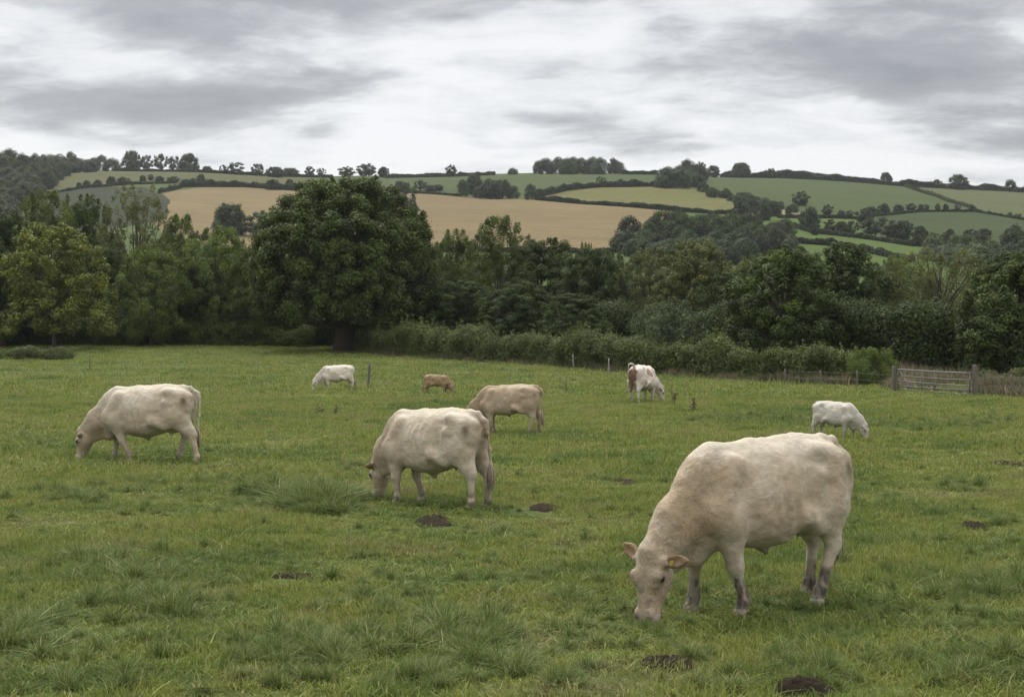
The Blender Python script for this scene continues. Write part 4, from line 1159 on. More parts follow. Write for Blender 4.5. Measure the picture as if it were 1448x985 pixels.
def cow_shape(res=0.02, neck_yaw=0.0, head_yaw=0.0, pitch=10, drop=0.0, feet=(0, 0, 0, 0), belly=0.0, slim=0.0, udder=0.6, tail_swing=0.0, calf=False, ear_up=(0.1, 0.1), tail_off=0.0, neck_len=1.0, spread=0.0, tail_up=False):
    """feet: forward offsets of front-left, front-right, hind-left, hind-right hooves"""
    reach = 1.62 if abs(neck_yaw) < 1.2 else 1.4
    yl_ = 0.52 + 0.62 * abs(math.sin(neck_yaw)) + 0.3 * abs(math.sin(neck_yaw + head_yaw))
    G = Field((-1.12, -yl_, -0.06), (reach, yl_, 1.52), res)
    ws = 1 - slim
    b = -0.0 - belly
    body = [(-0.86, 1.13, 0.98, 0.07), (-0.80, 1.28, .84, .15), (-0.70, 1.37, .72, .215), (-0.55, 1.405, .66, .255), (-0.38, 1.42, .60 + b * .5, .285), (-0.22, 1.405, .57 + b, .315), (-0.02, 1.395, .510 + b, .358),
            (0.18, 1.38, .500 + b, .360), (0.36, 1.36, .520 + b * .6, .325), (0.52, 1.345, .53, .28), (0.66, 1.325, .535, .235), (0.78, 1.26, .55, .19), (0.86, 1.16, .60, .145), (0.93, 1.0, .67, .09)]
    body = [(s, t_, bb, w_ * ws) for s, t_, bb, w_ in body]
    G.loft([(1, 0, 0), (0, 0, 1), (0, 1, 0)], (0, 0, 0), body, 2.2, 0.05, 0.22)
    # spine, hooks, pins, shoulder blades
    G.cone((-.70, 0, 1.345), (-.3, 0, 1.375), .03, .03, .06)
    G.cone((-.3, 0, 1.375), (.2, 0, 1.35), .03, .03, .06)
    G.cone((.2, 0, 1.35), (.62, 0, 1.30), .03, .045, .06)
    for s in (1, -1):
        G.ball((-.40, s * .205 * ws, 1.30), .045, .12); G.cone((-.42, s * .21 * ws, 1.30), (-.76, s * .11, 1.22), .035, .035, .09)
        G.cone((.40, s * .335 * ws, .62), (.40, s * .36 * ws, .98), .045, .03, .045, (1, 1, 1), True)
        G.cone((-.37, s * .285 * ws, 1.10), (-.33, s * .265 * ws, .70), .045, .05, .05)
        G.cone((-.24, s * .335 * ws, .74), (-.22, s * .365 * ws, 1.12), .03, .02, .09, (1, 1, 1), True)
        G.cone((.50, s * .17 * ws, 1.22), (.64, s * .225 * ws, .92), .045, .05, .05)
        G.ball((-.80, s * .115, 1.215), .05, .07)
        G.cone((-.18, s * .335 * ws, .76), (-.36, s * .25 * ws, .66), .06, .05, .12)
        # shoulder and upper foreleg
        iF = 0 if s > 0 else 1; iH = 2 if s > 0 else 3
        df, dh = feet[iF], feet[iH]
        ys = s * (.20 * ws + .01)
        G.cone((.53, s * .175 * ws, 1.17), (.70, ys * 1.03, .80), .12, .135, .055, (1, .72, 1))
        G.cone((.72, ys * 1.03, .82), (.56, ys, .70), .12, .12, .06, (1, .8, 1))
        yf = s * (.175 + spread)
        knee = (.615 + df * .55, yf, .40)
        G.cone((.60 + df * .1, ys * .98, .76), knee, .142, .068, .06, (1, .85, 1))
        G.ball(knee, .068, .03, False, (1, .95, 1.15))
        fet = (.60 + df * .98, yf, .125)
        G.cone(knee, fet, .054, .041, .03); G.ball(fet, .052, .03)
        G.cone(fet, (.622 + df, yf, .045), .045, .056, .02); G.cone((.64 + df, yf + .018, .02), (.64 + df, yf - .018, .02), .048, .048, .02)
        # rump, thigh, gaskin, hock
        G.cone((-.56, s * .15 * ws, 1.12), (-.54, s * .20 * ws, .86), .185, .165, .09, (1, .72, 1))
        G.cone((-.70, s * .135 * ws, 1.08), (-.70, s * .16 * ws, .80), .125, .10, .09, (1, .75, 1))
        G.ball((-.40, s * .225 * ws, .79), .095, .10, False, (1, .8, 1.25))
        yh = s * (.17 + spread)
        hock = (-.735 + dh * .55, yh, .475)
        G.cone((-.53 + dh * .1, s * .20 * ws, .80), hock, .162, .068, .08, (1, .72, 1))
        G.cone((-.72 + dh * .15, s * .16 * ws, .78), (hock[0] - .035, yh, .53), .075, .03, .06)
        G.ball((hock[0] - .03, yh, .50), .052, .03)
        fh = (-.70 + dh, yh, .125)
        G.cone(hock, fh, .058, .044, .03, (1, .85, 1)); G.ball(fh, .054, .03)
        G.cone(fh, (-.672 + dh, yh, .045), .046, .056, .02); G.cone((-.652 + dh, yh + .018, .02), (-.652 + dh, yh - .018, .02), .048, .048, .02)
    # brisket, belly pouch, navel, udder
    G.ball((.74, 0, .60), .12, .10, False, (1, .7, 1))
    G.cone((.86, 0, .62), (.76, 0, .48), .05, .045, .08, (1, .45, 1))
    G.cone((.05, 0, .51 + b), (.0, 0, .445 + b), .05, .016, .05)
    if udder:
        G.ball((-.46, 0, .62), .13 * udder + .03, .10, False, (1.1, 1, .9))
        for s in (1, -1):
            G.cone((-.42, s * .05, .56), (-.41, s * .055, .56 - .12 * udder), .022, .012, .02)
    # tail
    tx = -.84; sw = tail_swing
    if tail_up: tp = [(-.72, 0, 1.375), (-.86, 0, 1.44), (-.93, .03, 1.47), (-.99, .10, 1.45), (-.98, .12, 1.30)]
    else: tp = [(-.64, 0, 1.37), (-.775, 0, 1.355), (-.865 - tail_off, sw * .1, 1.26), (-.905 - tail_off, sw * .35, 1.08), (-.92 - tail_off * .7, sw * .6, .85), (-.915 - tail_off * .5, sw * .9, .62)]
    tr = [.045, .042, .032, .026, .022, .02]
    for i in range(len(tp) - 1): G.cone(tp[i], tp[i + 1], tr[i], tr[i + 1], .035)
    # neck
    N0 = np.array([.78, 0, .90]); R1 = rotz(neck_yaw * 0.55); R2 = rotz(neck_yaw)
    nl = neck_len
    Nm = N0 + R1 @ (np.array([.25, 0, -.18 - drop * .5]) * nl); N1 = Nm + R2 @ (np.array([.215, 0, -.235 - drop * .5]) * nl)
    G.cone((.62, 0, 1.02), Nm, .262, .186, .10, (1, .62, 1)); G.cone(Nm, N1, .186, .135, .07, (1, .66, 1))
    G.cone((.66, 0, 1.24), Nm + R1 @ np.array([.06, 0, .13]), .07, .05, .12); G.cone(Nm + R1 @ np.array([.06, 0, .13]), N1 + R2 @ np.array([.06, 0, .09]), .05, .05, .10)
    G.cone((.80, 0, .50), Nm + R1 @ np.array([-.02, 0, -.25]), .045, .035, .09, (1, .45, 1)); G.cone(Nm + R1 @ np.array([-.02, 0, -.25]), N1 + R2 @ np.array([-.05, 0, -.13]), .035, .03, .08, (1, .5, 1))
    ears = []
    # head
    Rh = rotz(neck_yaw + head_yaw); pr = math.radians(pitch)
    fs = Rh @ np.array([math.sin(pr), 0, -math.cos(pr)]); fn_ = Rh @ np.array([math.cos(pr), 0, math.sin(pr)]); fy = Rh @ np.array([0, 1, 0])
    P = N1 + R2 @ np.array([.10, 0, .075]); Fr = [fs, fn_, fy]
    hs = [(-.03, -.03, -.13, .07), (.02, .012, -.19, .11), (.07, .026, -.23, .128), (.13, .03, -.255, .136), (.19, .024, -.265, .134), (.25, .008, -.255, .12), (.31, -.004, -.235, .104), (.38, -.012, -.21, .092), (.44, -.018, -.195, .09), (.49, -.024, -.18, .094), (.535, -.045, -.155, .078)]
    G.loft(Fr, P, hs, 2.35, 0.04, -0.12 if False else 0.10)
    def H(s, n_, y): return P + fs * s + fn_ * n_ + fy * y
    G.ball(H(-.01, -.03, 0), .062, .06)
    for s in (1, -1):
        G.cone(H(.17, -.02, s * .106), H(.23, -.035, s * .095), .038, .028, .04)         # brow and eye socket
        G.ball(H(.175, -.045, s * .117), .036, .03)
        G.cone(H(.17, -.15, s * .085), H(.30, -.13, s * .065), .06, .04, .05)              # cheek
        G.cone(H(.46, -.045, s * .055), H(.50, -.06, s * .055), .034, .032, .03)          # nostril wing
        G.cone(H(.515, -.022, s * .045), H(.50, -.04, s * .062), .012, .011, .012, cut=True)
        eu = ear_up[0 if s > 0 else 1]
        ed = fy * s * math.cos(eu) - fs * math.sin(eu) - fn_ * 0.18; ed /= np.linalg.norm(ed)
        e2 = np.cross(ed, fn_); e2 /= np.linalg.norm(e2); e3 = np.cross(ed, e2)
        eb = H(.055, -.075, s * .105); ears.append((eb, ed))
        q = .85 if not calf else 1.0
        G.cone(eb, eb + ed * .05, .034, .032, .03)
        G.ellip(eb + ed * .12 * q, [ed, e2, e3], (.11 * q, .064 * q, .024), .03); G.cone(eb + ed * .16 * q, eb + ed * .245 * q, .032, .010, .03, (1, 1, 1))
        sg = 1 if float(e3 @ fn_) > 0 else -1
        G.ellip(eb + ed * .135 * q + e3 * sg * .026, [ed, e2, e3], (.088 * q, .042 * q, .026), .012, True)
    return G, dict(P=P, fs=fs, fn=fn_, fy=fy, H=H, tail=tp, ears=ears, N1=N1, Nm=Nm)

COAT_NOISE = 0
def cow_color(V, info, base=(.60, .535, .45), tan=(.43, .335, .235), tan_amt=0.3, dirt_leg=0.6, seed=0, patches=None, face=None, rump=0.5, dirty_tail=True, body_tan=None):
    x, y, z = V.T
    nz = fbm(x * 3.0 + seed * 5.1, y * 3.0, z * 3.0, seed=seed, octs=4)
    nf = fbm(x * 14, y * 14, z * 14, seed=seed + 3, octs=3)
    st = fbm(x * 26 + 3 * nz, y * 26, z * 7 + x * 4, seed=seed + 5, octs=2)
    base = np.array(base); tan = np.array(tan)
    m = np.clip(tan_amt + 0.42 * fbm(x * 1.7 + seed * 3.3, y * 1.7, z * 1.7, seed=seed + 21, octs=3) + 0.12 * nz + 0.10 * st, 0, 1)
    # neck, shoulder and flank carry more tan
    m = np.clip(m + tan_amt * 0.7 * sstep(.55, .95, x) * sstep(1.3, .9, z) * (0.8 + 0.5 * nf), 0, 1)
    m = np.clip(m - 0.55 * sstep(1.22, 1.38, z) * (1 - (body_tan or 0)), 0, 1)
    c = base[None] * (1 - m[:, None]) + tan[None] * m[:, None]
    if body_tan:
        k = body_tan * sstep(-.2, .4, nz + .25) * sstep(.55, .8, z)
        c = c * (1 - k[:, None]) + np.array(tan)[None] * 0.92 * k[:, None]
    c = c * (1 + 0.07 * nf[:, None] + 0.05 * st[:, None])
    # dirt splashed on the belly and thighs
    kb = sstep(.66, .44, z) * sstep(-.5, .6, nf + nz) * 0.45 * (x < .75) * (np.abs(x) < .8)
    c = c * (1 - kb[:, None] * np.array([.55, .6, .65])[None])
    # muddy lower legs, hooves
    leg = (np.abs(y) > .06) & (x < .85) & (x > -.95)
    kk = sstep(.30, .19, z + 0.10 * nz + 0.09 * st + .05 * nf) * (.6 + .4 * sstep(-.4, .3, fbm(x * 40, y * 40, z * 9, seed=seed + 8, octs=2))) * dirt_leg * leg * (z > .055) * sstep(-.9, -.1, nz * 1.2 + nf * .8 + .35)
    c = c * (1 - kk[:, None]) + np.array([.060, .052, .041])[None] * kk[:, None]
    kn = np.exp(-((z - .43) / .05) ** 2) * (x > .45) * (x < .8) * leg * 0.4 * dirt_leg * sstep(-.2, .5, nf)
    kn = kn + np.exp(-((z - .50) / .06) ** 2 - ((x + .76) / .09) ** 2) * leg * .6 * dirt_leg
    c = c * (1 - kn[:, None] * .8)
    hoof = (z < .055) & leg
    c[hoof] = np.array([.30, .26, .21]) * (1 + .2 * nf[hoof, None])
    kl = sstep(.80, .66, z) * leg * 0.45 * (z > .32)
    c = c * (1 - kl[:, None]) + (base * 1.08)[None] * kl[:, None]
    # stain on the rump
    if rump:
        kr = rump * np.exp(-((x + .73) / .06) ** 2 - ((z - 1.13) / .10) ** 2 - ((nf * .5)) ** 2) * (np.abs(y) > .08)
        c = c * (1 - np.clip(kr * 1.25, 0, 1)[:, None] * np.array([.66, .70, .76])[None])
    if dirty_tail:
        kt = sstep(-.80, -.84, x) * sstep(1.33, 1.1, z) * (np.abs(y) < .055) * .35
        c = c * (1 - kt[:, None] * np.array([.6, .7, .8])[None])
    # head
    P, fs, fn_, fy = info['P'], info['fs'], info['fn'], info['fy']
    d = V - P; s = d @ fs; n_ = d @ fn_; yy = d @ fy
    hd = (s > -.05) & (s < .6) & (np.abs(yy) < .16) & (n_ > -.30) & (n_ < .12)
    muz = sstep(.40, .50, s) * hd
    c = c * (1 - .75 * muz[:, None]) + np.array([.40, .335, .29])[None] * (.75 * muz)[:, None]
    nos = np.exp(-((s - .51) / .022) ** 2 - ((np.abs(yy) - .052) / .018) ** 2) * hd * (n_ > -.09)
    c = c * (1 - .85 * nos[:, None])
    mouth = hd * np.exp(-((n_ + .135 + .1 * (.53 - s)) / .010) ** 2) * (s > .40)
    c = c * (1 - .5 * mouth[:, None])
    if face is not None:
        kf = hd * sstep(.02, .1, s) * .8
        c = c * (1 - kf[:, None]) + np.array(face)[None] * kf[:, None]
    sp = hd * sstep(.25, .5, fbm(s * 22, yy * 22, n_ * 10, seed=seed + 9, octs=2)) * sstep(.22, .3, s) * .6 * (n_ > -.08)
    c = c * (1 - .6 * sp[:, None])
    eye = np.exp(-((s - .18) / .045) ** 2 - ((n_ + .035) / .042) ** 2) * (np.abs(yy) > .085) * hd
    c = c * (1 - .75 * eye[:, None])
    ear = np.zeros(len(V), bool)
    for (eb_, ed_) in info['ears']:
        q = V - eb_; t_ = q @ ed_; ear |= (t_ > .05) & (t_ < .3) & (np.linalg.norm(q - t_[:, None] * ed_, axis=1) < .085)
    c[ear] = c[ear] * np.array([.62, .52, .42])
    if patches:
        for (cx_, cy_, cz_, rx_, ry_, rz_, col, amt) in patches:
            q = ((x - cx_) / rx_) ** 2 + ((y - cy_) / ry_) ** 2 + ((z - cz_) / rz_) ** 2
            k = sstep(1.25, .8, q + .5 * nz + .3 * nf) * amt
            c = c * (1 - k[:, None]) + np.array(col)[None] * k[:, None]
    return np.clip(c, 0.01, 0.85)

def b_coat(n):
    at = n.new('ShaderNodeAttribute', {'attribute_name': 'col'}).outputs['Color']
    o = n.new('ShaderNodeTexCoord').outputs['Object']
    xs = n.new('ShaderNodeSeparateXYZ', Vector=o)
    neck = n.ramp(xs.outputs[0], [(0.45, 0.0), (0.85, 1.0)])          # curlier coat on the neck and poll
    wv = n.noise(o, 3.0, 2, 0.5, 0, 1)
    ow = n.vmath('ADD', o, n.vmath('SCALE', wv, 0.14))
    hair = n.noise(n.mapping(ow, (18, 50, 46), (0, 0, 0), (0, 0.45, 0)), 1.0, 5, 0.65)
    lay = n.noise(n.mapping(ow, (6, 9, 11), (0, 0, 0), (0, 0.6, 0)), 1.0, 4, 0.55, 0.4)
    curl = n.noise(n.mapping(ow, (15, 15, 11)), 1.0, 4, 0.6, 1.2)
    c = n.mix(n.ramp(hair, [(0.32, 0.0), (0.66, 1.0)]), n.vmath('SCALE', at, 0.86), n.vmath('SCALE', at, 1.10))
    c = n.mix(n.ramp(lay, [(0.36, 0.24), (0.56, 0.0)]), c, n.mix(0.5, n.vmath('SCALE', at, 0.66), (0.26, 0.19, 0.12)))
    c = n.mix(n.math('MULTIPLY', neck, n.ramp(curl, [(0.38, 0.45), (0.55, 0.0)])), c, n.vmath('SCALE', at, 0.6))
    p = n.new('ShaderNodeBsdfPrincipled', Base_Color=c, Roughness=0.70)
    p.inputs['Specular IOR Level'].default_value = 0.25
    p.inputs['Sheen Weight'].default_value = 0.10
    p.inputs['Sheen Roughness'].default_value = 0.5
    h_ = n.math('ADD', n.math('MULTIPLY', hair, 0.30), n.math('ADD', n.math('MULTIPLY', lay, 0.55), n.math('MULTIPLY', n.math('MULTIPLY', curl, neck), 0.7)))
    bp = n.new('ShaderNodeBump', Height=h_, Strength=0.65, Distance=0.03)
    n.set(p, 'Normal', bp.outputs[0])
    n.new('ShaderNodeOutputMaterial', Surface=p.outputs[0])
COAT = mat('cow_coat', b_coat)
EYE_M = mat('cow_eye', lambda n: n.new('ShaderNodeOutputMaterial', Surface=n.new('ShaderNodeBsdfPrincipled', Base_Color=(0.012, 0.009, 0.008, 1), Roughness=0.12).outputs[0]))
TAGM = m_simple('ear_tag_plastic', (0.27, 0.21, 0.03), 0.5, 0.1)
HAIRM = m_simple('tail_hair', (0.33, 0.265, 0.195), 0.85, 0.35, 12.0, 0.6, 40.0, vec=(3, 3, 0.5))

def cow(name, label, px, py, height_px, heading_deg, shape, color, tag_ear=None, group='cattle grazing in the field', base_height=1.42, dist=None, tailhair=True, cat='cow', shift=(0, 0), yoff=0.0, anchor=(0, 0), withers_py=None):
    """(px, py): photo pixel of the ground under the trunk; heading measured from +X (right) counter-clockwise seen from above"""
    G, info = cow_shape(**shape)
    V, Fc_ = G.surface()
    # soft uneven muscle relief
    nrm = np.zeros_like(V)
    fnv = np.cross(V[Fc_[:, 1]] - V[Fc_[:, 0]], V[Fc_[:, 2]] - V[Fc_[:, 0]])
    for k in range(4): np.add.at(nrm, Fc_[:, k], fnv)
    nrm /= np.linalg.norm(nrm, axis=1, keepdims=True) + 1e-12
    rl = 0.014 * fbm(V[:, 0] * 5, V[:, 1] * 5, V[:, 2] * 5, seed=7, octs=3) * sstep(.3, .6, V[:, 2])
    rl = rl + 0.007 * np.sin(V[:, 0] * 52 + 2.0 * vnoise(V[:, 0] * 4, V[:, 2] * 4, seed=2)) * sstep(-.25, -.1, V[:, 0]) * sstep(.42, .25, V[:, 0]) * sstep(.6, .8, V[:, 2]) * sstep(1.25, 1.1, V[:, 2])
    V = V + nrm * rl[:, None]
    C_ = cow_color(V, info, **color)
    body = mesh_np('body', V, Fc_, COAT, True, {'col': C_})
    x, y, z = gp(px, py) if dist is None else dp(px, dist)
    sc = height_px * y / F / base_height
    a = math.radians(heading_deg)
    x -= sc * (anchor[0] * math.cos(a) - anchor[1] * math.sin(a)); y -= sc * (anchor[0] * math.sin(a) + anchor[1] * math.cos(a))
    o = thing(name, label, cat, (x, y, z + yoff), a, group, sc)
    link('body', body, o)
    H = info['H']
    for s in (1, -1):
        mb = MB(); c = H(.180, -.036, s * .134)
        th = np.linspace(0, math.pi, 9); ph = np.linspace(0, 2 * math.pi, 14, endpoint=False)
        vs = [c + info['fy'] * (.026 * math.cos(t_)) + info['fs'] * (.032 * math.sin(t_) * math.cos(p_)) + info['fn'] * (.022 * math.sin(t_) * math.sin(p_)) for t_ in th for p_ in ph]
        fs_ = [[i * 14 + j, i * 14 + (j + 1) % 14, (i + 1) * 14 + (j + 1) % 14, (i + 1) * 14 + j] for i in range(8) for j in range(14)]
        mb.add(vs, fs_); link('eye', mb.mesh('eye', EYE_M, True), o)
    if tag_ear:
        s = tag_ear; eu = shape.get('ear_up', (0.1, 0.1))[0 if s > 0 else 1]
        ed = info['fy'] * s * math.cos(eu) - info['fs'] * math.sin(eu) - info['fn'] * .18; ed /= np.linalg.norm(ed)
        e2 = np.cross(ed, info['fn']); e2 /= np.linalg.norm(e2); e3 = np.cross(ed, e2); e3 = e3 * (1 if e3 @ info['fn'] > 0 else -1)
        c = H(.055, -.075, s * .105) + ed * .085 + e3 * .022 + info['fs'] * .012
        mb = MB()
        prof = [(-.016, -.018), (.016, -.018), (.019, .010), (.009, .024), (-.009, .024), (-.019, .010)]
        dn = info['fs']
        vs = [c + ed * u + dn * v_ + e3 * t_ for t_ in (-.002, .004) for u, v_ in prof]
        mb.add(vs, [[5, 4, 3, 2, 1, 0], [6, 7, 8, 9, 10, 11]] + [[i, (i + 1) % 6, 6 + (i + 1) % 6, 6 + i] for i in range(6)])
        link('ear_tag', mb.mesh('ear_tag', TAGM), o)
    if tailhair:
        e = np.array(info['tail'][-1]); mb = MB()
        rngh = np.random.RandomState(5)
        for i in range(38):
            q = rngh.normal(size=2) * .020; L_ = rngh.uniform(.22, .36)
            p0 = e + np.array([q[0] * .4, q[1] * .4, .05])
            mb.tube([p0, e + np.array([q[0] * 1.2, q[1] * 1.2, -.10]), e + np.array([q[0] * 1.5, q[1] * 1.5, -L_ * .8]), e + np.array([q[0] * .9, q[1] * .9, -L_])], [.007, .009, .007, .002], 5)
        link('tail_hair', mb.mesh('tail_hair', HAIRM, True), o)
    return o, info, sc

def proj(o, p):
    q = Matrix.Translation(o.location) @ Matrix.Rotation(o.rotation_euler.z, 4, 'Z') @ Matrix.Diagonal((*o.scale, 1)) @ Vector(p)
    return (round(CX + F * q.x / q.y), round(HY - F * (q.z - EYE) / q.y))

CR = (.470, .412, .318)
TN = (.30, .228, .138)
cows = {}
MT = (.30, .215, .125)
cows['main'] = cow('cow', 'biggest cream cow with a yellow ear tag grazing in the right foreground', 1050, 868, 250, 180 + 34,
    dict(res=0.0125, neck_yaw=0.16, head_yaw=0.14, pitch=9, feet=(-.19, .04, .24, .02), belly=.0, slim=.08, udder=.35, ear_up=(.15, .55), tail_swing=-.1),
    dict(tan_amt=.42, dirt_leg=1.0, seed=1, rump=.8, base=CR, tan=TN, patches=[(.85, .15, .95, .30, .3, .32, MT, .62), (.35, .35, .75, .45, .25, .16, MT, .4), (-.1, .35, 1.0, .22, .3, .22, MT, .35), (-.55, .3, 1.05, .10, .3, .2, MT, .35), (.55, .25, 1.15, .2, .25, .12, MT, .4)]), tag_ear=1, anchor=(.43, .175))
cows['mid'] = cow('cow', 'cream cow grazing in the centre foreground with her rump towards the viewer', 657, 722, 142, 180 - 36,
    dict(res=0.018, neck_yaw=-.42, head_yaw=0.3, pitch=6, feet=(-.02, -.20, -.08, -.12), belly=.04, slim=.06, udder=.35, ear_up=(.2, .2), tail_swing=-.12),
    dict(tan_amt=.40, dirt_leg=.8, seed=2, rump=.9, base=CR, tan=TN), anchor=(-.66, .17))
cows['left'] = cow('cow', 'cream cow seen side on grazing at the left of the photo', 212, 653, 110, 180 - 8,
    dict(res=0.020, pitch=10, feet=(-.30, .15, -.26, .22), belly=.05, udder=.55, tail_off=.06, tail_swing=.1),
    dict(tan_amt=.36, dirt_leg=.45, seed=3, rump=.9, base=CR, tan=TN))
cows['tan'] = cow('cow', 'light brown cow side on behind the middle cow, its head hidden behind her rump', 722, 614, 71, 180 - 12,
    dict(res=0.028, pitch=12, feet=(-.12, -.08, .12, -.10), belly=-.04, slim=.08, udder=.0, tail_off=.02, tail_swing=.1),
    dict(tan_amt=.6, dirt_leg=.7, seed=4, rump=.5, base=(.43, .355, .25), tan=(.30, .22, .135), body_tan=.6))
cows['far'] = cow('cow', 'white cow grazing far off left of the leaning wooden post', 478, 552, 37, 180 + 8,
    dict(res=0.034, pitch=10, feet=(-.12, .05, -.10, .12), belly=.02, udder=.4, neck_yaw=.25),
    dict(tan_amt=.15, dirt_leg=.5, seed=5, rump=.2, base=(.58, .52, .44), tan=TN))
cows['calf'] = cow('calf', 'small ginger brown calf grazing in the far middle of the field', 617, 559, 29, -8,
    dict(res=0.034, pitch=10, feet=(.03, -.06, .10, -.04), belly=-.08, slim=.16, udder=0, calf=True, neck_yaw=-.7, neck_len=.8, tail_off=.06),
    dict(tan_amt=.9, dirt_leg=.2, seed=6, rump=0, base=(.30, .215, .12), tan=(.25, .17, .09), body_tan=.9), cat='calf')
cows['patch'] = cow('cow', 'white cow with brown patches seen from behind near the hedge', 908, 569, 55, 62,
    dict(res=0.03, pitch=10, feet=(.06, -.06, .10, -.06), belly=.02, udder=.8, neck_yaw=-.75, head_yaw=-.3, tail_up=True),
    dict(tan_amt=.1, dirt_leg=.7, seed=7, rump=0, base=(.57, .51, .44), tan=TN, patches=[(-.80, 0.02, 1.05, .25, .20, .26, (.17, .095, .055), 1), (-.78, .1, .62, .15, .14, .2, (.17, .10, .06), .9), (.1, .3, 1.1, .3, .2, .2, (.26, .16, .09), .9), (.0, -.3, 1.15, .25, .2, .15, (.28, .17, .10), .9), (-.45, -.3, .8, .12, .2, .12, (.28, .17, .10), .7), (.95, 0, .95, .3, .3, .22, (.34, .22, .13), .8)]), tailhair=False)
cows['heifer'] = cow('cow', 'young white cow walking and grazing at the right, beyond the big cow', 1180, 622, 55, -46,
    dict(res=0.03, pitch=12, feet=(.14, -.12, .08, -.10), belly=.0, slim=.05, udder=0, neck_yaw=.15, neck_len=.9),
    dict(tan_amt=.03, dirt_leg=.3, seed=8, rump=.1, base=(.46, .425, .37), tan=TN))
for k_, (o_, inf_, s_) in cows.items():
    print('COW', k_, 'scale %.2f' % s_, 'withers', proj(o_, (.6, 0, 1.33)), 'hook', proj(o_, (-.4, 0, 1.42)), 'tailhead', proj(o_, (-.82, 0, 1.37)), 'poll', proj(o_, inf_['P']), 'muzzle', proj(o_, inf_['H'](.53, -.08, 0)),
          'FL', proj(o_, (.62, .17, 0)), 'FR', proj(o_, (.62, -.17, 0)), 'HL', proj(o_, (-.66, .17, 0)), 'HR', proj(o_, (-.66, -.17, 0)))
# ------------------------------------------------------------------ grass
def grass_proto(name, n, rad, hmin, hmax, wd, lean, seed, m, segs=3, tuft=False, dead=1.0):
    rng = np.random.RandomState(seed)
    if tuft:
        r = rad * np.abs(rng.normal(size=n)) * 0.42; th = rng.uniform(0, 2 * np.pi, n)
        x, y = r * np.cos(th), r * np.sin(th)
        fall = np.exp(-(r / (rad * 0.75)) ** 2)
        h = rng.uniform(hmin, hmax, n) * (0.35 + 0.65 * fall)
    else:
        x, y = rng.uniform(-rad, rad, n), rng.uniform(-rad, rad, n)
        k = x ** 2 + y ** 2 < rad ** 2; x, y = x[k], y[k]; n = len(x)
        h = rng.uniform(hmin, hmax, n) * (0.7 + 0.5 * vnoise(x * 6, y * 6, seed=seed))
    v, f, tp = blades(x, y, np.full(n, -0.015), h, wd * rng.uniform(0.7, 1.3, n), rng, lean, segs)
    tn = rng.rand(n)
    me = mesh_np(name, v, f, m, False, {'tint': np.repeat(tn, 2 * (segs + 1)), 'tip': tp})
    return me

def proto_collection(name, meshes):
    c = bpy.data.collections.new(name)
    for i, me in enumerate(meshes):
        o = bpy.data.objects.new('%s_%02d' % (name, i), me); c.objects.link(o)
    return c

def scatter(name, label, pts, rot, scl, idx, coll, matl):
    n = len(pts)
    me = bpy.data.meshes.new(name)
    me.vertices.add(n); me.vertices.foreach_set('co', np.asarray(pts, np.float32).ravel())
    a = me.attributes.new('rotv', 'FLOAT_VECTOR', 'POINT'); a.data.foreach_set('vector', np.asarray(rot, np.float32).ravel())
    a = me.attributes.new('sclv', 'FLOAT_VECTOR', 'POINT'); a.data.foreach_set('vector', np.asarray(scl, np.float32).ravel())
    a = me.attributes.new('pick', 'INT', 'POINT'); a.data.foreach_set('value', np.asarray(idx, np.int32))
    me.update()
    o = link(name, me); tag(o, label, None, None, 'stuff')
    ng = bpy.data.node_groups.new(name, 'GeometryNodeTree')
    ng.interface.new_socket('Geometry', in_out='INPUT', socket_type='NodeSocketGeometry')
    ng.interface.new_socket('Geometry', in_out='OUTPUT', socket_type='NodeSocketGeometry')
    gi = ng.nodes.new('NodeGroupInput'); go = ng.nodes.new('NodeGroupOutput')
    ci = ng.nodes.new('GeometryNodeCollectionInfo'); ci.inputs['Collection'].default_value = coll
    ci.inputs['Separate Children'].default_value = True; ci.inputs['Reset Children'].default_value = True
    iop = ng.nodes.new('GeometryNodeInstanceOnPoints')
    def na(nm, ty):
        q = ng.nodes.new('GeometryNodeInputNamedAttribute'); q.data_type = ty; q.inputs['Name'].default_value = nm
        return [s for s in q.outputs if s.enabled][0]
    L = ng.links
    L.new(gi.outputs[0], iop.inputs['Points']); L.new(ci.outputs[0], iop.inputs['Instance'])
    iop.inputs['Pick Instance'].default_value = True
    L.new(na('pick', 'INT'), iop.inputs['Instance Index'])
    er = ng.nodes.new('FunctionNodeEulerToRotation'); L.new(na('rotv', 'FLOAT_VECTOR'), er.inputs[0]); L.new(er.outputs[0], iop.inputs['Rotation'])
    L.new(na('sclv', 'FLOAT_VECTOR'), iop.inputs['Scale'])
    L.new(iop.outputs[0], go.inputs[0])
    md = o.modifiers.new('scatter', 'NODES'); md.node_group = ng
    return o

G_NEAR = [grass_proto('turf', 480, 0.34, 0.035, 0.105, 0.0095, 0.95, 400 + i, GRASS) for i in range(5)]
G_MID = [grass_proto('turf_far', 400, 0.45, 0.05, 0.125, 0.014, 0.8, 420 + i, GRASS, 2) for i in range(4)]
G_FAR = [grass_proto('turf_distant', 150, 0.6, 0.06, 0.13, 0.028, 0.7, 440 + i, GRASS, 2) for i in range(3)]
G_TUFT = [grass_proto('tuft', 250, 0.22, 0.12, 0.34, 0.012, 0.8, 460 + i, TALLG, 4, True) for i in range(5)]

def in_mud(x, y):
    k = np.zeros(len(x), bool)
    for (px, py, wpx, hpx, *_r) in MUDS:
        mx, my, _z = gp(px, py); Wd = wpx * my / F; D = hpx * my * my / (F * EYE)
        k |= ((x - mx) / (Wd * 0.62)) ** 2 + ((y - my + D * 0.45) / (D * 1.0)) ** 2 < 1
    return k

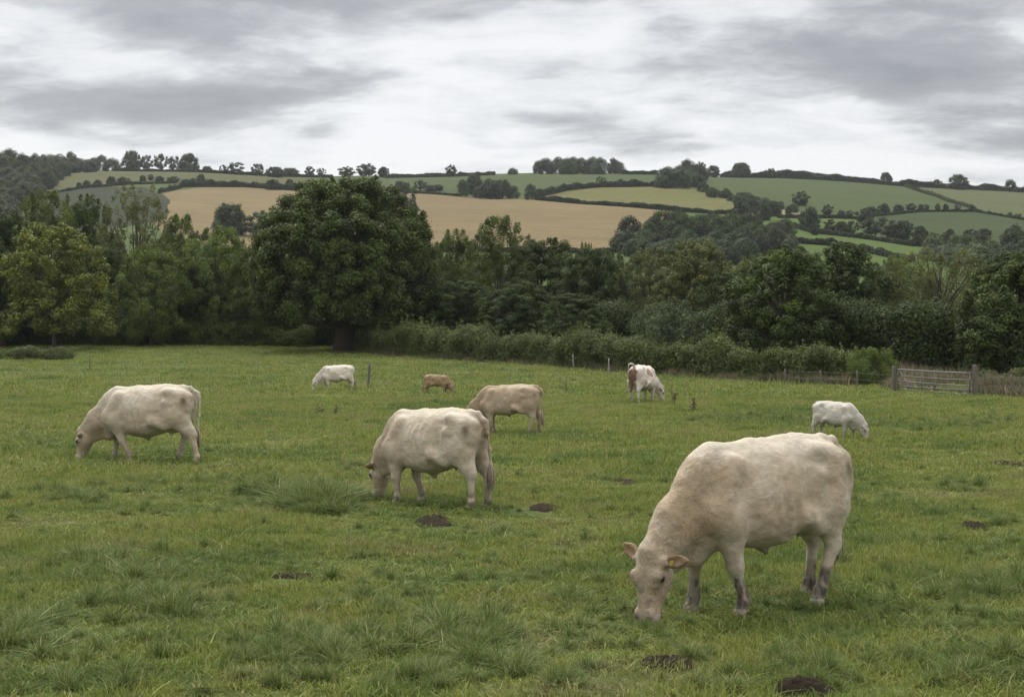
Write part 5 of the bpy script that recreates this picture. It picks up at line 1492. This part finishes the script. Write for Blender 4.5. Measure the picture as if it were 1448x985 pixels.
def ring(y0, y1, n, protos, seed, name, label, smin, smax, hgain=1.0):
    rng = np.random.RandomState(seed)
    # uniform over the visible wedge (a little wider for side views)
    i_ = np.arange(n) + 1.0
    a1 = (i_ * 0.7548776662) % 1; a2 = (i_ * 0.5698402910) % 1     # even cover without bald gaps
    Y = np.sqrt(y0 ** 2 + (y1 ** 2 - y0 ** 2) * a1); X = (-0.47 + 0.94 * a2) * (Y + 3)
    k = ~in_mud(X, Y); X, Y = X[k], Y[k]; n = len(X)
    Hf = 0.95 + 0.65 * vnoise(X / 1.7, Y / 1.7, seed=71) + 0.55 * vnoise(X / 0.55, Y / 0.55, seed=72)
    Hf = np.clip(Hf, 0.5, 2.3) * hgain
    s = rng.uniform(smin, smax, n)
    pts = np.stack([X, Y, Z(X, Y)], 1)
    rot = np.stack([0.08 * rng.normal(size=n), 0.08 * rng.normal(size=n), rng.uniform(0, 6.28, n)], 1)
    scl = np.stack([s, s, s * Hf], 1)
    return scatter(name, label, pts, rot, scl, rng.randint(0, len(protos), n), proto_collection(name + '_kinds', protos), GRASS)

ring(6.5, 24, 5400, G_NEAR, 1, 'grass', 'short green grass covering the near pasture', 0.85, 1.25)
ring(23, 62, 9500, G_MID, 2, 'grass', 'short green grass of the middle of the field', 1.0, 1.7, 0.85)
ring(60, 160, 9000, G_FAR, 3, 'grass', 'grass of the far part of the field', 1.3, 2.4, 0.75)

# taller tussocks: px, row, spread px (x), spread rows, count, scale
TS = [(440, 712, 38, 9, 100, 1.4), (465, 718, 24, 6, 26, 1.5), (360, 690, 60, 10, 40, 0.9), (650, 905, 55, 14, 34, 0.9), (440, 930, 60, 14, 34, 0.9), (150, 800, 70, 20, 55, 0.85),
      (215, 850, 45, 18, 30, 0.9), (110, 710, 45, 10, 34, 0.8), (480, 660, 40, 12, 26, 0.8), (1060, 592, 75, 5, 110, 1.0), (1320, 600, 110, 7, 140, 1.0),
      (1390, 830, 45, 14, 26, 0.9), (1240, 700, 40, 10, 14, 0.7), (1180, 790, 30, 8, 10, 0.7), (830, 640, 50, 10, 22, 0.7), (380, 600, 70, 12, 60, 0.7),
      (60, 620, 50, 10, 24, 0.8), (210, 690, 30, 6, 14, 0.9), (800, 720, 60, 14, 16, 0.6), (560, 860, 60, 20, 16, 0.7), (760, 830, 60, 20, 16, 0.6),
      (40, 900, 40, 24, 22, 0.9), (1350, 690, 40, 8, 14, 0.8), (840, 540, 80, 6, 80, 0.7), (720, 545, 60, 6, 40, 0.7), (300, 640, 60, 8, 24, 0.7), (1400, 950, 50, 16, 22, 0.8), (940, 600, 40, 8, 30, 0.7),
      (640, 720, 40, 6, 8, 0.5), (700, 950, 60, 16, 12, 0.8), (890, 890, 60, 6, 10, 0.45), (1250, 880, 60, 14, 14, 0.6)]
rng = np.random.RandomState(88)
PX, PY, PS = [], [], []
for (a, b, c_, d_, n, s) in TS:
    for k in range(n):
        PX.append(a + rng.normal() * c_ * 0.8); PY.append(b + rng.normal() * d_ * 0.8); PS.append(s * rng.uniform(0.45, 1.05))
for k in range(1100):
    yy = 560 + 425 * rng.rand() ** 0.8
    PX.append(rng.uniform(-80, 1530)); PY.append(yy); PS.append(rng.uniform(0.25, 0.6) * (1.25 if rng.rand() < .15 else 1))
P3 = np.array([gp(a, max(b, 520)) for a, b in zip(PX, PY)]); PS = np.array(PS)
# no tall grass under the animals' muzzles and hooves
k = ~in_mud(P3[:, 0], P3[:, 1])
P3 = P3[k]; PS = PS[k]; n = len(P3)
scatter('tall_grass', 'longer tufts and tussocks of grass scattered over the pasture', P3,
        np.stack([0.1 * rng.normal(size=n), 0.1 * rng.normal(size=n), rng.uniform(0, 6.28, n)], 1),
        np.stack([PS, PS, PS * rng.uniform(0.6, 1.05, n)], 1), rng.randint(0, 5, n), proto_collection('tall_grass_kinds', G_TUFT), TALLG)

# ------------------------------------------------------------------ the hazy air over the valley
def b_haze(n):
    v = n.new('ShaderNodeVolumePrincipled')
    v.inputs['Color'].default_value = (0.86, 0.89, 0.94, 1)
    v.inputs['Density'].default_value = 0.00006
    v.inputs['Anisotropy'].default_value = 0.2
    n.new('ShaderNodeOutputMaterial', Volume=v.outputs[0])
HAZE = mat('haze', b_haze)
zmin = -9.0
x0, x1, y0, y1, z0, z1 = -3200, 3200, -90, 2150, zmin, 235
mb = MB(); mb.box(((x0 + x1) / 2, (y0 + y1) / 2, (z0 + z1) / 2), (x1 - x0, y1 - y0, z1 - z0))
hz = link('haze', mb.mesh('haze', HAZE)); tag(hz, 'thin bluish air between the field and the far hill', kind='stuff')
